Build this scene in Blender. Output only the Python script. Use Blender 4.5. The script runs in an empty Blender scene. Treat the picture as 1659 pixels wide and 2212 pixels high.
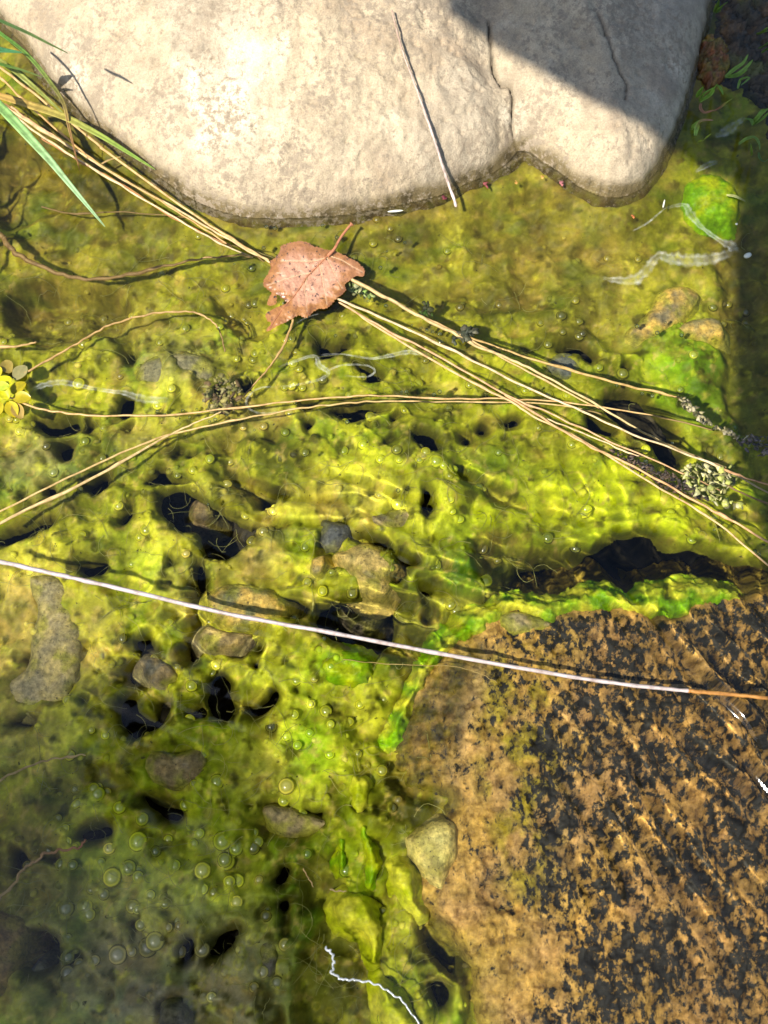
import bpy, math, random
import numpy as np
from mathutils import Vector
from mathutils.geometry import delaunay_2d_cdt
S = bpy.context.scene
U = 10.0                                       # scene unit: 1 = 10 cm (metres below are multiplied by U when linked)
S.unit_settings.scale_length = 1 / U
COL = S.collection
# ------------------------------------------------------------------ camera, sky, sun, exposure
TILT, DIST, VFOV = math.radians(20), .55, math.radians(54)
CAM = np.array([0, -DIST * math.sin(TILT), DIST * math.cos(TILT)])
cd = bpy.data.cameras.new('camera'); co = bpy.data.objects.new('camera', cd); COL.objects.link(co); S.camera = co
co.location = CAM * U; co.rotation_euler = (TILT, 0, 0)
cd.sensor_fit = 'VERTICAL'; cd.sensor_height = 5.5; cd.lens = 5.5 / 2 / math.tan(VFOV / 2)
cd.clip_start = .01; cd.clip_end = 2000
cd.dof.use_dof = True; cd.dof.focus_distance = .55 * U; cd.dof.aperture_fstop = 1.9 / U
LDIR = np.array([-.75, -.66, 0]); LDIR = LDIR / np.linalg.norm(LDIR) * math.cos(math.radians(55)); LDIR[2] = math.sin(math.radians(55))
w = bpy.data.worlds.new('World'); S.world = w; w.use_nodes = True
bg = w.node_tree.nodes['Background']; sk = w.node_tree.nodes.new('ShaderNodeTexSky')
sk.sky_type = 'NISHITA'; sk.sun_disc = False; sk.sun_elevation = math.radians(55)
sk.sun_rotation = math.atan2(LDIR[0], LDIR[1])
w.node_tree.links.new(sk.outputs[0], bg.inputs[0]); bg.inputs[1].default_value = .115
sl = bpy.data.lights.new('sun', 'SUN'); so = bpy.data.objects.new('sun', sl); COL.objects.link(so)
sl.energy = 5; sl.angle = math.radians(.5); sl.color = (1, .96, .88)
so.rotation_euler = Vector(LDIR).to_track_quat('Z', 'Y').to_euler()
sl.cycles.is_caustics_light = True            # sunlight refracts through the rippled water
S.view_settings.view_transform = 'Standard'; S.view_settings.look = 'None'
S.view_settings.gamma = 1; S.view_settings.exposure = .8
S.cycles.use_denoising = True; S.cycles.caustics_reflective = False
S.cycles.max_bounces = 10; S.cycles.transparent_max_bounces = 24; S.cycles.sample_clamp_indirect = 6

# ------------------------------------------------------------------ helpers
rng = np.random.default_rng(7); random.seed(7)
TH = math.tan(VFOV / 2)

def at(px, py, z=0.0):
    """point at height z seen at photo position (1659 x 2212 frame); below z=0 the ray is bent by the water"""
    px = np.asarray(px, float); py = np.asarray(py, float)
    d = np.stack([(px - 829.5) / 1106 * TH, -(py - 1106) / 1106 * TH, -np.ones_like(px)], -1)
    c, s = math.cos(TILT), math.sin(TILT)
    d = np.stack([d[..., 0], d[..., 1] * c - d[..., 2] * s, d[..., 1] * s + d[..., 2] * c], -1)
    d /= np.linalg.norm(d, axis=-1, keepdims=True)
    z = np.broadcast_to(np.asarray(z, float), px.shape)
    zt = np.maximum(z, 0)
    p = CAM + d * ((zt - CAM[2]) / d[..., 2])[..., None]
    e = d / 1.33; e[..., 2] = -np.sqrt(1 - e[..., 0] ** 2 - e[..., 1] ** 2)
    zb = np.minimum(z, 0)
    return p + e * (zb / e[..., 2])[..., None]

def pts(L, z=0.0):
    a = np.array(L, float); return at(a[:, 0], a[:, 1], z)

def h2(ix, iy, s):
    n = (ix.astype(np.int64) * 374761393 + iy.astype(np.int64) * 668265263 + s * 1274126177) & 0xffffffff
    n = ((n ^ (n >> 13)) * 1274126177) & 0xffffffff
    n = ((n ^ (n >> 16)) * 2246822519) & 0xffffffff
    return ((n ^ (n >> 15)) & 0xffffff) / float(0xffffff)

def noise(x, y, s=0):
    ix, iy = np.floor(x), np.floor(y); fx, fy = x - ix, y - iy
    u = fx * fx * fx * (fx * (fx * 6 - 15) + 10); v = fy * fy * fy * (fy * (fy * 6 - 15) + 10)
    def g(a, b):
        t = h2(ix + a, iy + b, s) * 6.28318
        return np.cos(t) * (fx - a) + np.sin(t) * (fy - b)
    return 1.5 * ((g(0, 0) * (1 - u) + g(1, 0) * u) * (1 - v) + (g(0, 1) * (1 - u) + g(1, 1) * u) * v)

def fbm(x, y, f, o=4, s=0, gain=.5):
    r = 0; a = 1; t = 0
    for k in range(o):
        r = r + a * noise(x * f + 17.3 * k, y * f - 9.1 * k, s + k * 31); t += a; f *= 2.03; a *= gain
    return r / t

def ss(a, b, x):
    t = np.clip((x - a) / (b - a), 0, 1); return t * t * (3 - 2 * t)

def smooth_poly(P, n=6, closed=True):
    P = np.asarray(P, float); m = len(P); out = []
    R = range(m) if closed else range(m - 1)
    for i in R:
        if closed: p0, p1, p2, p3 = P[i - 1], P[i], P[(i + 1) % m], P[(i + 2) % m]
        else: p0, p1, p2, p3 = P[max(i - 1, 0)], P[i], P[i + 1], P[min(i + 2, m - 1)]
        for k in range(n):
            t = k / n
            out.append(.5 * (2 * p1 + (p2 - p0) * t + (2 * p0 - 5 * p1 + 4 * p2 - p3) * t * t + (3 * p1 - p0 - 3 * p2 + p3) * t ** 3))
    if not closed: out.append(P[-1])
    return np.array(out)

def sdf(X, Y, P):
    """signed distance to polygon, positive inside"""
    d2 = np.full(X.shape, 1e9); ins = np.zeros(X.shape, bool); n = len(P)
    for i in range(n):
        ax, ay = P[i][0], P[i][1]; bx, by = P[(i + 1) % n][0], P[(i + 1) % n][1]
        ex, ey = bx - ax, by - ay; L = ex * ex + ey * ey + 1e-18
        t = np.clip(((X - ax) * ex + (Y - ay) * ey) / L, 0, 1)
        d2 = np.minimum(d2, (X - ax - t * ex) ** 2 + (Y - ay - t * ey) ** 2)
        c = ((ay <= Y) & (by > Y)) | ((by <= Y) & (ay > Y))
        with np.errstate(divide='ignore', invalid='ignore'):
            ins ^= c & (X < ex * (Y - ay) / (ey if abs(ey) > 1e-15 else 1e-15) + ax)
    return np.where(ins, 1, -1) * np.sqrt(d2)

def sdf_local(X, Y, P, pad):
    """sdf only near the polygon on a regular grid; far away returns -pad"""
    out = np.full(X.shape, -pad)
    i = np.where((X[0] > P[:, 0].min() - pad) & (X[0] < P[:, 0].max() + pad))[0]
    j = np.where((Y[:, 0] > P[:, 1].min() - pad) & (Y[:, 0] < P[:, 1].max() + pad))[0]
    if len(i) and len(j):
        sl_ = (slice(j[0], j[-1] + 1), slice(i[0], i[-1] + 1))
        out[sl_] = np.maximum(sdf(X[sl_], Y[sl_], P), -pad)
    return out

def dist_line(X, Y, P):
    d2 = np.full(X.shape, 1e9)
    for i in range(len(P) - 1):
        ax, ay = P[i][0], P[i][1]; ex, ey = P[i + 1][0] - ax, P[i + 1][1] - ay
        t = np.clip(((X - ax) * ex + (Y - ay) * ey) / (ex * ex + ey * ey + 1e-18), 0, 1)
        d2 = np.minimum(d2, (X - ax - t * ex) ** 2 + (Y - ay - t * ey) ** 2)
    return np.sqrt(d2)

def raw_mesh(name, V, F, smooth=True, col=None, attrs=None):
    V = np.ascontiguousarray(V, np.float32); F = np.ascontiguousarray(F, np.int32); k = F.shape[1]
    me = bpy.data.meshes.new(name)
    me.vertices.add(len(V)); me.vertices.foreach_set('co', V.ravel())
    me.loops.add(F.size); me.loops.foreach_set('vertex_index', F.ravel())
    me.polygons.add(len(F)); me.polygons.foreach_set('loop_start', np.arange(0, F.size, k, dtype=np.int32))
    me.polygons.foreach_set('use_smooth', np.full(len(F), smooth))
    me.update(calc_edges=True); me.validate()
    if col is not None:
        c = np.ones((len(V), 4), np.float32); c[:, :3] = col
        a = me.color_attributes.new('Col', 'FLOAT_COLOR', 'POINT'); a.data.foreach_set('color', c.ravel())
    for n_, v_ in (attrs or {}).items():
        a = me.attributes.new(n_, 'FLOAT', 'POINT'); a.data.foreach_set('value', np.ascontiguousarray(v_, np.float32))
    return me

def grid_mesh(name, X, Y, Z, keep=None, col=None, attrs=None, iso=None):
    ny, nx = X.shape
    if iso is not None:                            # slide the outermost vertices onto the outline iso = 0
        gy_, gx_ = np.gradient(iso, Y[1, 0] - Y[0, 0], X[0, 1] - X[0, 0]); g2 = gx_ ** 2 + gy_ ** 2 + .05
        f = np.where(iso > 0, np.minimum(iso, 1.2 * (X[0, 1] - X[0, 0])), 0); X = X - f * gx_ / g2; Y = Y - f * gy_ / g2
    i = np.arange(nx * ny).reshape(ny, nx)
    q = np.stack([i[:-1, :-1], i[:-1, 1:], i[1:, 1:], i[1:, :-1]], -1).reshape(-1, 4)
    V = np.stack([X, Y, Z], -1).reshape(-1, 3)
    if col is not None: col = col.reshape(-1, 3)
    attrs = {k: v.reshape(-1) for k, v in (attrs or {}).items()}
    if keep is not None:
        kk = keep.reshape(-1); q = q[kk[q].any(1) if iso is not None else kk[q].all(1)]
        used = np.zeros(len(V), bool); used[q.ravel()] = True
        mp = np.cumsum(used) - 1; q = mp[q]; V = V[used]
        if col is not None: col = col[used]
        attrs = {k: v[used] for k, v in attrs.items()}
    return raw_mesh(name, V, q, True, col, attrs)

RECEIVER = True
def obj(name, me, mat, parent=None, label=None, cat=None, group=None, kind=None, recv=True):
    o = bpy.data.objects.new(name, me); COL.objects.link(o)
    if mat and me and not me.materials: me.materials.append(mat)
    if parent: o.parent = parent
    if label: o['label'] = label
    if cat: o['category'] = cat
    if group: o['group'] = group
    if kind: o['kind'] = kind
    if recv: o.cycles.is_caustics_receiver = True
    return o

def empty(name, loc, label, cat, group=None):
    o = bpy.data.objects.new(name, None); COL.objects.link(o); o.location = loc
    o['label'] = label; o['category'] = cat
    if group: o['group'] = group
    return o

def localise(me, loc):
    n = len(me.vertices); a = np.empty(n * 3, np.float32); me.vertices.foreach_get('co', a)
    a = a.reshape(-1, 3) - np.asarray(loc, np.float32); me.vertices.foreach_set('co', a.ravel()); me.update(); return me

# ------------------------------------------------------------------ materials
def mat(name):
    m = bpy.data.materials.new(name); m.use_nodes = True; nt = m.node_tree
    b = nt.nodes['Principled BSDF']
    def N(t, **kw):
        n = nt.nodes.new('ShaderNode' + t)
        for k, v in kw.items():
            if k.startswith('i_'):
                key = k[2:]; key = int(key) if key.isdigit() else key.replace('_', ' ')
                n.inputs[key].default_value = v
            else: setattr(n, k, v)
        return n
    L = lambda a, b_: nt.links.new(a, b_)
    return m, nt, b, N, L

def TC(N, L):
    v = N('VectorMath', operation='SCALE'); v.inputs[3].default_value = 1 / U; L(N('TexCoord').outputs['Object'], v.inputs[0]); return v.outputs[0]

def tex_noise(N, L, vec, scale, detail=4, rough=.55, dist=0):
    n = N('TexNoise', i_Scale=scale, i_Detail=detail, i_Roughness=rough, i_Distortion=dist); L(vec, n.inputs['Vector']); return n.outputs['Fac']

def ramp(N, L, fac, stops):
    r = N('ValToRGB'); e = r.color_ramp.elements
    for k, (p, c) in enumerate(stops):
        el = e[k] if k < 2 else e.new(p)
        el.position = p; el.color = (*c, 1) if len(c) == 3 else c
    L(fac, r.inputs[0]); return r.outputs[0]

def mixc(N, L, fac, a, b, mode='MIX'):
    m = N('Mix', data_type='RGBA', blend_type=mode)
    for s_, v in ((0, fac), (6, a), (7, b)):
        if hasattr(v, 'is_output'): L(v, m.inputs[s_])
        else: m.inputs[s_].default_value = v if s_ == 0 else (*v, 1)
    return m.outputs[2]

def bump(N, L, b, h, strength, dist):
    n = N('Bump', i_Strength=strength, i_Distance=dist * U); L(h, n.inputs['Height']); L(n.outputs[0], b.inputs['Normal'])

def mat_vcol(name, rough=.5, nscale=350, namt=.35, bstr=.35, bdist=.0006, spec=.3, speck=None, trans=0, sss=0):
    m, nt, b, N, L = mat(name)
    vc = N('VertexColor', layer_name='Col'); tc = TC(N, L)
    n1 = tex_noise(N, L, tc, nscale, 6, .65); n2 = tex_noise(N, L, tc, nscale * .23, 4, .6)
    g = ramp(N, L, n1, [(.3, (1 - namt,) * 3), (.7, (1 + namt * .8,) * 3)])
    c = mixc(N, L, 1, vc.outputs[0], g, 'MULTIPLY')
    g2 = ramp(N, L, n2, [(.3, (1 - namt * .7, 1 - namt * .6, 1 - namt * .5)), (.7, (1 + namt * .6, 1 + namt * .5, 1 + namt * .3))])
    c = mixc(N, L, 1, c, g2, 'MULTIPLY')
    if speck:
        n3 = tex_noise(N, L, tc, speck[0], 3, .6)
        f = ramp(N, L, n3, [(speck[1], (0, 0, 0)), (speck[1] + .06, (1, 1, 1))])
        c = mixc(N, L, f, c, speck[2])
    L(c, b.inputs['Base Color']); b.inputs['Roughness'].default_value = rough; b.inputs['Specular IOR Level'].default_value = spec
    bump(N, L, b, n1, bstr, bdist)
    if sss:
        b.inputs['Subsurface Weight'].default_value = sss; b.inputs['Subsurface Radius'].default_value = (1, 1, .25); b.inputs['Subsurface Scale'].default_value = .0038 * U
    if trans:
        t = N('BsdfTranslucent'); L(c, t.inputs[0]); mx = N('MixShader', i_0=trans)
        L(b.outputs[0], mx.inputs[1]); L(t.outputs[0], mx.inputs[2]); L(mx.outputs[0], nt.nodes['Material Output'].inputs[0])
    return m

def mat_plain(name, c1, c2, scale, rough=.5, spec=.4, bstr=.2, bdist=.0004, stretch=None, trans=0):
    m, nt, b, N, L = mat(name)
    tc = TC(N, L)
    if stretch:
        mp = N('Mapping'); mp.inputs['Scale'].default_value = stretch; L(tc, mp.inputs[0]); tc = mp.outputs[0]
    n1 = tex_noise(N, L, tc, scale, 5, .6)
    c = ramp(N, L, n1, [(.32, c1), (.68, c2)])
    L(c, b.inputs['Base Color']); b.inputs['Roughness'].default_value = rough; b.inputs['Specular IOR Level'].default_value = spec
    bump(N, L, b, n1, bstr, bdist)
    if trans:
        t = N('BsdfTranslucent'); L(c, t.inputs[0]); mx = N('MixShader', i_0=trans)
        L(b.outputs[0], mx.inputs[1]); L(t.outputs[0], mx.inputs[2]); L(mx.outputs[0], nt.nodes['Material Output'].inputs[0])
    return m

M_MUD = mat_plain('dark_mud', (.010, .009, .005), (.06, .048, .022), 160, .7, .2, .4, .002)
M_MAT = mat_vcol('algae', .5, 420, .22, .14, .0004, .10, (260, .68, (.07, .065, .015)), 0, .65)
M_SLIME = mat_vcol('green_slime', .45, 300, .35, .3, .0006, .12, None, 0, .8)
M_STONE = mat_vcol('pebble_stone', .6, 420, .5, .9, .0013, .25, (700, .64, (.05, .04, .025)))

def water_mat():
    m, nt, b, N, L = mat('clear_water')
    b.inputs['Base Color'].default_value = (.97, .98, .88, 1); b.inputs['Roughness'].default_value = .08
    b.inputs['IOR'].default_value = 1.33; b.inputs['Transmission Weight'].default_value = 1
    return m
M_WATER = water_mat()

def bubble_mat(name, ior, rough, tint=(.96, .98, .92), clear=False):
    m, nt, b, N, L = mat(name); nt.nodes.remove(b)
    t = N('BsdfRefraction', i_IOR=1.015, i_Roughness=0.) if clear else N('BsdfTransparent'); t.inputs[0].default_value = (*tint, 1)
    g = N('BsdfGlossy', i_Roughness=rough); g.inputs[0].default_value = (.95, 1, .85, 1)
    f = N('Fresnel', i_IOR=ior); mx = N('MixShader')
    L(f.outputs[0], mx.inputs[0]); L(t.outputs[0], mx.inputs[1]); L(g.outputs[0], mx.inputs[2])
    L(mx.outputs[0], nt.nodes['Material Output'].inputs[0]); return m
def slime_bubble_mat():
    m, nt, b, N, L = mat('slime_bubble')
    oi = N('ObjectInfo'); tc = TC(N, L); ln = N('VectorMath', operation='LENGTH'); mp = N('VectorMath', operation='MULTIPLY'); mp.inputs[1].default_value = (1, 1, 0)
    L(tc, mp.inputs[0]); L(mp.outputs[0], ln.inputs[0])
    n = tex_noise(N, L, tc, 1.8, 3, .6); ad = N('Math', operation='MULTIPLY_ADD'); L(n, ad.inputs[0]); ad.inputs[1].default_value = .22; L(ln.outputs['Value'], ad.inputs[2])
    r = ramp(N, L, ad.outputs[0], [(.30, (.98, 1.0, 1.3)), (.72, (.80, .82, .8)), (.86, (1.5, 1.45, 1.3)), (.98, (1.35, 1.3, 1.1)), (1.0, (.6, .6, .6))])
    c = mixc(N, L, 1, oi.outputs['Color'], r, 'MULTIPLY'); L(c, b.inputs['Base Color'])
    b.inputs['Roughness'].default_value = .15; b.inputs['Specular IOR Level'].default_value = .8
    return m
M_BUB = slime_bubble_mat()
M_FOAM = bubble_mat('surface_bubble_skin', 1.4, .06)

def glare_mat():  # sky glare on the water imitated by a pale translucent surface
    m, nt, b, N, L = mat('pale_glare')
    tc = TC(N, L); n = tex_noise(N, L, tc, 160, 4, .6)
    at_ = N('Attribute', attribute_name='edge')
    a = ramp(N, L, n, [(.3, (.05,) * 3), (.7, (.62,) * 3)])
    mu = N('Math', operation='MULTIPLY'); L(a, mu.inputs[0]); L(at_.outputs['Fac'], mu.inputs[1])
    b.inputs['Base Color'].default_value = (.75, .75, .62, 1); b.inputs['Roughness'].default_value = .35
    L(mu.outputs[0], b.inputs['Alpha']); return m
M_GLARE = glare_mat()

def boulder_mat():
    m, nt, b, N, L = mat('cream_limestone')
    tc = TC(N, L); vc = N('VertexColor', layer_name='Col').outputs[0]
    big = tex_noise(N, L, tc, 16, 5, .6, .4); mid = tex_noise(N, L, tc, 60, 5, .65); fine = tex_noise(N, L, tc, 270, 6, .74); grit = tex_noise(N, L, tc, 1100, 3, .6)
    c = mixc(N, L, 1, vc, ramp(N, L, mid, [(.3, (.78, .76, .74)), (.7, (1.15, 1.14, 1.12))]), 'MULTIPLY')
    # brown-grey speckle, dense in patches
    patch = ramp(N, L, big, [(.40, (0, 0, 0)), (.62, (1, 1, 1))])
    add = N('Math', operation='MULTIPLY_ADD'); L(patch, add.inputs[0]); add.inputs[1].default_value = .14; L(fine, add.inputs[2])
    sp = ramp(N, L, add.outputs[0], [(.575, (0, 0, 0)), (.66, (1, 1, 1))])
    c = mixc(N, L, sp, c, mixc(N, L, .3, (.22, .16, .10), (.5, .42, .3)))
    gr = ramp(N, L, grit, [(.3, (.8, .79, .77)), (.7, (1.16, 1.16, 1.15))])
    c = mixc(N, L, 1, c, gr, 'MULTIPLY')
    L(c, b.inputs['Base Color'])
    wet = N('Attribute', attribute_name='wet')
    r = N('MapRange', i_3=.75, i_4=.10); L(wet.outputs['Fac'], r.inputs[0]); L(r.outputs[0], b.inputs['Roughness'])
    b.inputs['Specular IOR Level'].default_value = .35
    s1 = N('Math', operation='ADD'); L(fine, s1.inputs[0]); L(mid, s1.inputs[1])
    bump(N, L, b, s1.outputs[0], .8, .0018)
    return m
M_BOULDER = boulder_mat()

def rock_mat():
    m, nt, b, N, L = mat('blotched_brown_rock')
    tc = TC(N, L); vc = N('VertexColor', layer_name='Col').outputs[0]
    mp = N('Mapping'); mp.inputs['Rotation'].default_value = (0, 0, math.radians(-35)); mp.inputs['Scale'].default_value = (1.5, 1, 1); L(tc, mp.inputs[0])
    dk = N('Attribute', attribute_name='dark').outputs['Fac']
    n1 = tex_noise(N, L, mp.outputs[0], 190, 4, .62, .2); n2 = tex_noise(N, L, tc, 330, 5, .7); n3 = tex_noise(N, L, tc, 38, 3, .5)
    a = N('Math', operation='MULTIPLY_ADD'); L(dk, a.inputs[0]); a.inputs[1].default_value = .24; L(n1, a.inputs[2])
    a2 = N('Math', operation='MULTIPLY_ADD'); L(n2, a2.inputs[0]); a2.inputs[1].default_value = .55; L(a.outputs[0], a2.inputs[2])
    f = ramp(N, L, a2.outputs[0], [(.86, (0, 0, 0)), (.94, (.5, .5, .5)), (1.0, (1, 1, 1))])
    c = mixc(N, L, 1, vc, ramp(N, L, n2, [(.3, (.62, .6, .56)), (.7, (1.3, 1.3, 1.3))]), 'MULTIPLY')
    c = mixc(N, L, 1, c, ramp(N, L, n3, [(.3, (.8, .8, .7)), (.7, (1.15, 1.05, 1.0))]), 'MULTIPLY')
    n4 = tex_noise(N, L, tc, 190, 4, .65); c = mixc(N, L, 1, c, ramp(N, L, n4, [(.34, (.45, .40, .34)), (.5, (.95, .93, .9)), (.68, (1.3, 1.25, 1.15))]), 'MULTIPLY')
    c = mixc(N, L, f, c, (.020, .017, .011))
    L(c, b.inputs['Base Color']); b.inputs['Roughness'].default_value = .6; b.inputs['Specular IOR Level'].default_value = .2
    bump(N, L, b, n2, .6, .001); return m
M_ROCK = rock_mat()

def straw_mat(name, c1, c2, rough=.55, trans=0.0):
    """long fibres: colour streaks run along the stem (attribute 'u' = along, 'v' = around)"""
    m, nt, b, N, L = mat(name)
    u = N('Attribute', attribute_name='u').outputs['Fac']; v = N('Attribute', attribute_name='v').outputs['Fac']
    cb = N('CombineXYZ'); L(u, cb.inputs[0]); L(v, cb.inputs[1])
    tc = TC(N, L)
    mp = N('Mapping'); mp.inputs['Scale'].default_value = (60, 6, 1); L(cb.outputs[0], mp.inputs[0])
    n1 = tex_noise(N, L, mp.outputs[0], 1.2, 4, .6); n2 = tex_noise(N, L, tc, 260, 4, .6)
    vc = N('VertexColor', layer_name='Col').outputs[0]
    c = ramp(N, L, n1, [(.3, c1), (.7, c2)])
    c = mixc(N, L, 1, c, vc, 'MULTIPLY')
    c = mixc(N, L, 1, c, ramp(N, L, n2, [(.28, (.6, .55, .5)), (.55, (1.05, 1.05, 1.05))]), 'MULTIPLY')
    L(c, b.inputs['Base Color']); b.inputs['Roughness'].default_value = rough; b.inputs['Specular IOR Level'].default_value = .4
    bump(N, L, b, n1, .25, .0003)
    if trans:
        t = N('BsdfTranslucent'); L(c, t.inputs[0]); mx = N('MixShader', i_0=trans)
        L(b.outputs[0], mx.inputs[1]); L(t.outputs[0], mx.inputs[2]); L(mx.outputs[0], nt.nodes['Material Output'].inputs[0])
    return m
M_STRAW = straw_mat('dry_straw', (.34, .235, .105), (.62, .48, .28))
M_BLADE = straw_mat('grass_blade', (.75, .75, .7), (1.15, 1.15, 1.05), .4, .25)
M_WHITE = straw_mat('bleached_straw', (.31, .24, .20), (.52, .46, .43), .5)
M_BLOCKER = mat_plain('blocker_bark', (.05, .04, .03), (.14, .11, .08), 25, .85, .2, .6, .01)
M_DEBRIS = mat_vcol('plant_debris', .55, 500, .5, .7, .0008, .3)
M_THREAD = mat_plain('algae_thread', (.16, .17, .03), (.42, .38, .12), 90, .5, .3)

# ------------------------------------------------------------------ outlines read off the photograph (1659 x 2212 frame)
BOULDER = [(-160, -130), (-60, -20), (0, 45), (60, 110), (110, 180), (200, 270), (300, 350), (380, 408), (440, 442), (520, 468), (600, 474), (680, 470), (740, 466), (800, 455),
           (880, 440), (960, 418), (1020, 392), (1070, 372), (1110, 345), (1132, 332), (1160, 345), (1210, 372), (1250, 402), (1300, 424), (1345, 426),
           (1385, 408), (1425, 360), (1455, 300), (1480, 235), (1500, 165), (1522, 80), (1545, -30), (1560, -160), (1560, -420), (1300, -640), (800, -700), (200, -600), (-120, -360)]
ROCK = [(849, 1590), (860, 1550), (890, 1505), (925, 1450), (970, 1398), (1020, 1345), (1080, 1306), (1135, 1302), (1190, 1305), (1250, 1300), (1300, 1285), (1360, 1302),
        (1395, 1312), (1455, 1318), (1495, 1285), (1550, 1268), (1610, 1275), (1680, 1250), (1800, 1230), (1990, 1300), (2080, 1700), (2050, 2300), (1800, 2480), (1300, 2480), (1070, 2330), (1045, 2240), (1022, 2160),
        (1020, 2095), (985, 2055), (945, 2020), (915, 1965), (900, 1900), (925, 1840), (950, 1780), (945, 1725), (890, 1702), (860, 1670), (847, 1630)]

def Z3(L): return [(x * .5, 597 + y * .5) for x, y in L]
def Z4(L): return [(829.5 + x * .5, 597 + y * .5) for x, y in L]
def Z5(L): return [(x * .5, 1194.5 + y * .5) for x, y in L]
def Z6(L): return [(829.5 + x * .5, 1194.5 + y * .5) for x, y in L]
def Z7(L): return [(x * .5, 1659 + y * .5) for x, y in L]
def ZH(L): return [(597 + x * .24, 1028.6 + y * .24) for x, y in L]
def ZY(L): return [(597 + x * .32, 1659 + y * .32) for x, y in L]
HOLES = [
    Z3([(515, 545), (540, 515), (570, 520), (572, 575), (540, 605), (510, 590)]),
    Z3([(150, 620), (230, 615), (300, 598), (335, 630), (310, 660), (220, 680), (160, 650)]),
    Z3([(250, 740), (300, 715), (308, 770), (270, 782)]),
    Z3([(690, 1000), (715, 935), (780, 920), (860, 955), (960, 1015), (1085, 1092), (1070, 1150), (990, 1215), (900, 1205), (850, 1120), (800, 1112), (725, 1060)]),
    Z3([(0, 1105), (120, 1065), (225, 1040), (205, 1090), (100, 1115), (10, 1145), (-40, 1130)]),
    Z3([(630, 870), (700, 828), (735, 868), (820, 885), (740, 897), (660, 892)]),
    Z3([(385, 905), (450, 855), (455, 900), (410, 940)]),
    Z3([(1380, 285), (1440, 300), (1520, 292), (1430, 335), (1385, 320)]),
    Z3([(1545, 372), (1640, 410), (1640, 440), (1590, 440)]),
    Z3([(1440, 566), (1560, 556), (1680, 580), (1520, 604)]),
    Z3([(195, 900), (225, 895), (225, 935), (200, 930)]),
    Z3([(510, 1060), (560, 975), (570, 1000), (530, 1070)]),
    Z3([(40, 370), (70, 400), (50, 430), (20, 400)]),
    Z4([(750, 322), (800, 296), (850, 300), (905, 345), (890, 372), (820, 330)]),
    Z4([(960, 530), (1040, 505), (1110, 515), (1200, 590), (1270, 700), (1290, 780), (1230, 805), (1180, 740), (1100, 680), (1010, 610)]),
    Z4([(880, 600), (1000, 640), (970, 672), (900, 650)]),
    Z4([(120, 690), (200, 690), (240, 740), (215, 765), (150, 750)]),
    Z4([(418, 640), (440, 640), (438, 662), (415, 660)]),
    Z4([(345, 685), (370, 690), (362, 710), (340, 705)]),
    [(1105, 1262), (1118, 1222), (1150, 1202), (1240, 1202), (1290, 1182), (1330, 1160), (1400, 1152), (1450, 1174), (1520, 1192), (1600, 1214), (1720, 1230), (1720, 1262), (1560, 1262), (1500, 1262), (1430, 1282), (1330, 1296), (1230, 1306), (1125, 1306)],
    Z5([(850, 60), (885, 80), (885, 300), (850, 460), (800, 460), (795, 400), (840, 300), (845, 200)]),
    Z5([(1238, 225), (1285, 203), (1322, 238), (1290, 278), (1245, 262)]),
    Z5([(1360, 290), (1400, 225), (1540, 200), (1680, 195), (1690, 380), (1600, 440), (1480, 405), (1380, 335)]),
    Z5([(585, 378), (635, 362), (668, 425), (610, 445)]),
    Z5([(540, 505), (585, 475), (622, 540), (600, 562), (550, 552)]),
    Z5([(518, 650), (570, 625), (610, 690), (672, 710), (680, 640), (735, 638), (722, 700), (690, 735), (580, 795), (525, 745)]),
    Z5([(885, 655), (930, 525), (990, 555), (1003, 690), (930, 698)]),
    Z5([(805, 685), (870, 650), (885, 698), (820, 704)]),
    Z5([(1125, 645), (1188, 590), (1195, 640), (1105, 698), (1065, 660)]),
    Z5([(55, 722), (110, 703), (155, 720), (130, 748), (70, 742)]),
    Z5([(350, 60), (450, 35), (440, 80), (380, 98)]),
    Z5([(1000, 415), (1090, 325), (1100, 375), (1045, 430)]),
    ZH([(1080, 690), (1210, 740), (1280, 760), (1210, 800), (1160, 900), (1090, 930), (1060, 880), (1110, 800)]),
    ZH([(430, 760), (470, 700), (520, 730), (540, 790), (470, 820)]),
    ZH([(1005, 1065), (1060, 1050), (1110, 1080), (1060, 1115), (1010, 1105)]),
    ZH([(700, 555), (850, 545), (1000, 610), (1090, 690), (1000, 650), (860, 600)]),
    Z7([(600, 115), (680, 130), (775, 190), (725, 228), (650, 180)]),
    Z7([(335, 290), (430, 245), (455, 285), (380, 315)]),
    Z7([(110, 740), (170, 700), (240, 730), (245, 850), (120, 880)]),
    Z7([(885, 805), (945, 720), (1030, 700), (1000, 780), (920, 825)]),
    Z7([(780, 835), (815, 740), (832, 800)]),
    Z7([(1185, 490), (1215, 425), (1250, 440), (1225, 505)]),
    Z7([(1330, 185), (1390, 190), (1380, 215), (1340, 210)]),
    ZY([(990, 1080), (1090, 1080), (1210, 1200), (1225, 1330), (1190, 1400), (1100, 1330), (1020, 1220)]),  # shadow beside the algae strip, cut as a hole
    ZY([(1040, 1460), (1130, 1440), (1180, 1560), (1100, 1640), (1060, 1560)]),
]
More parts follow.
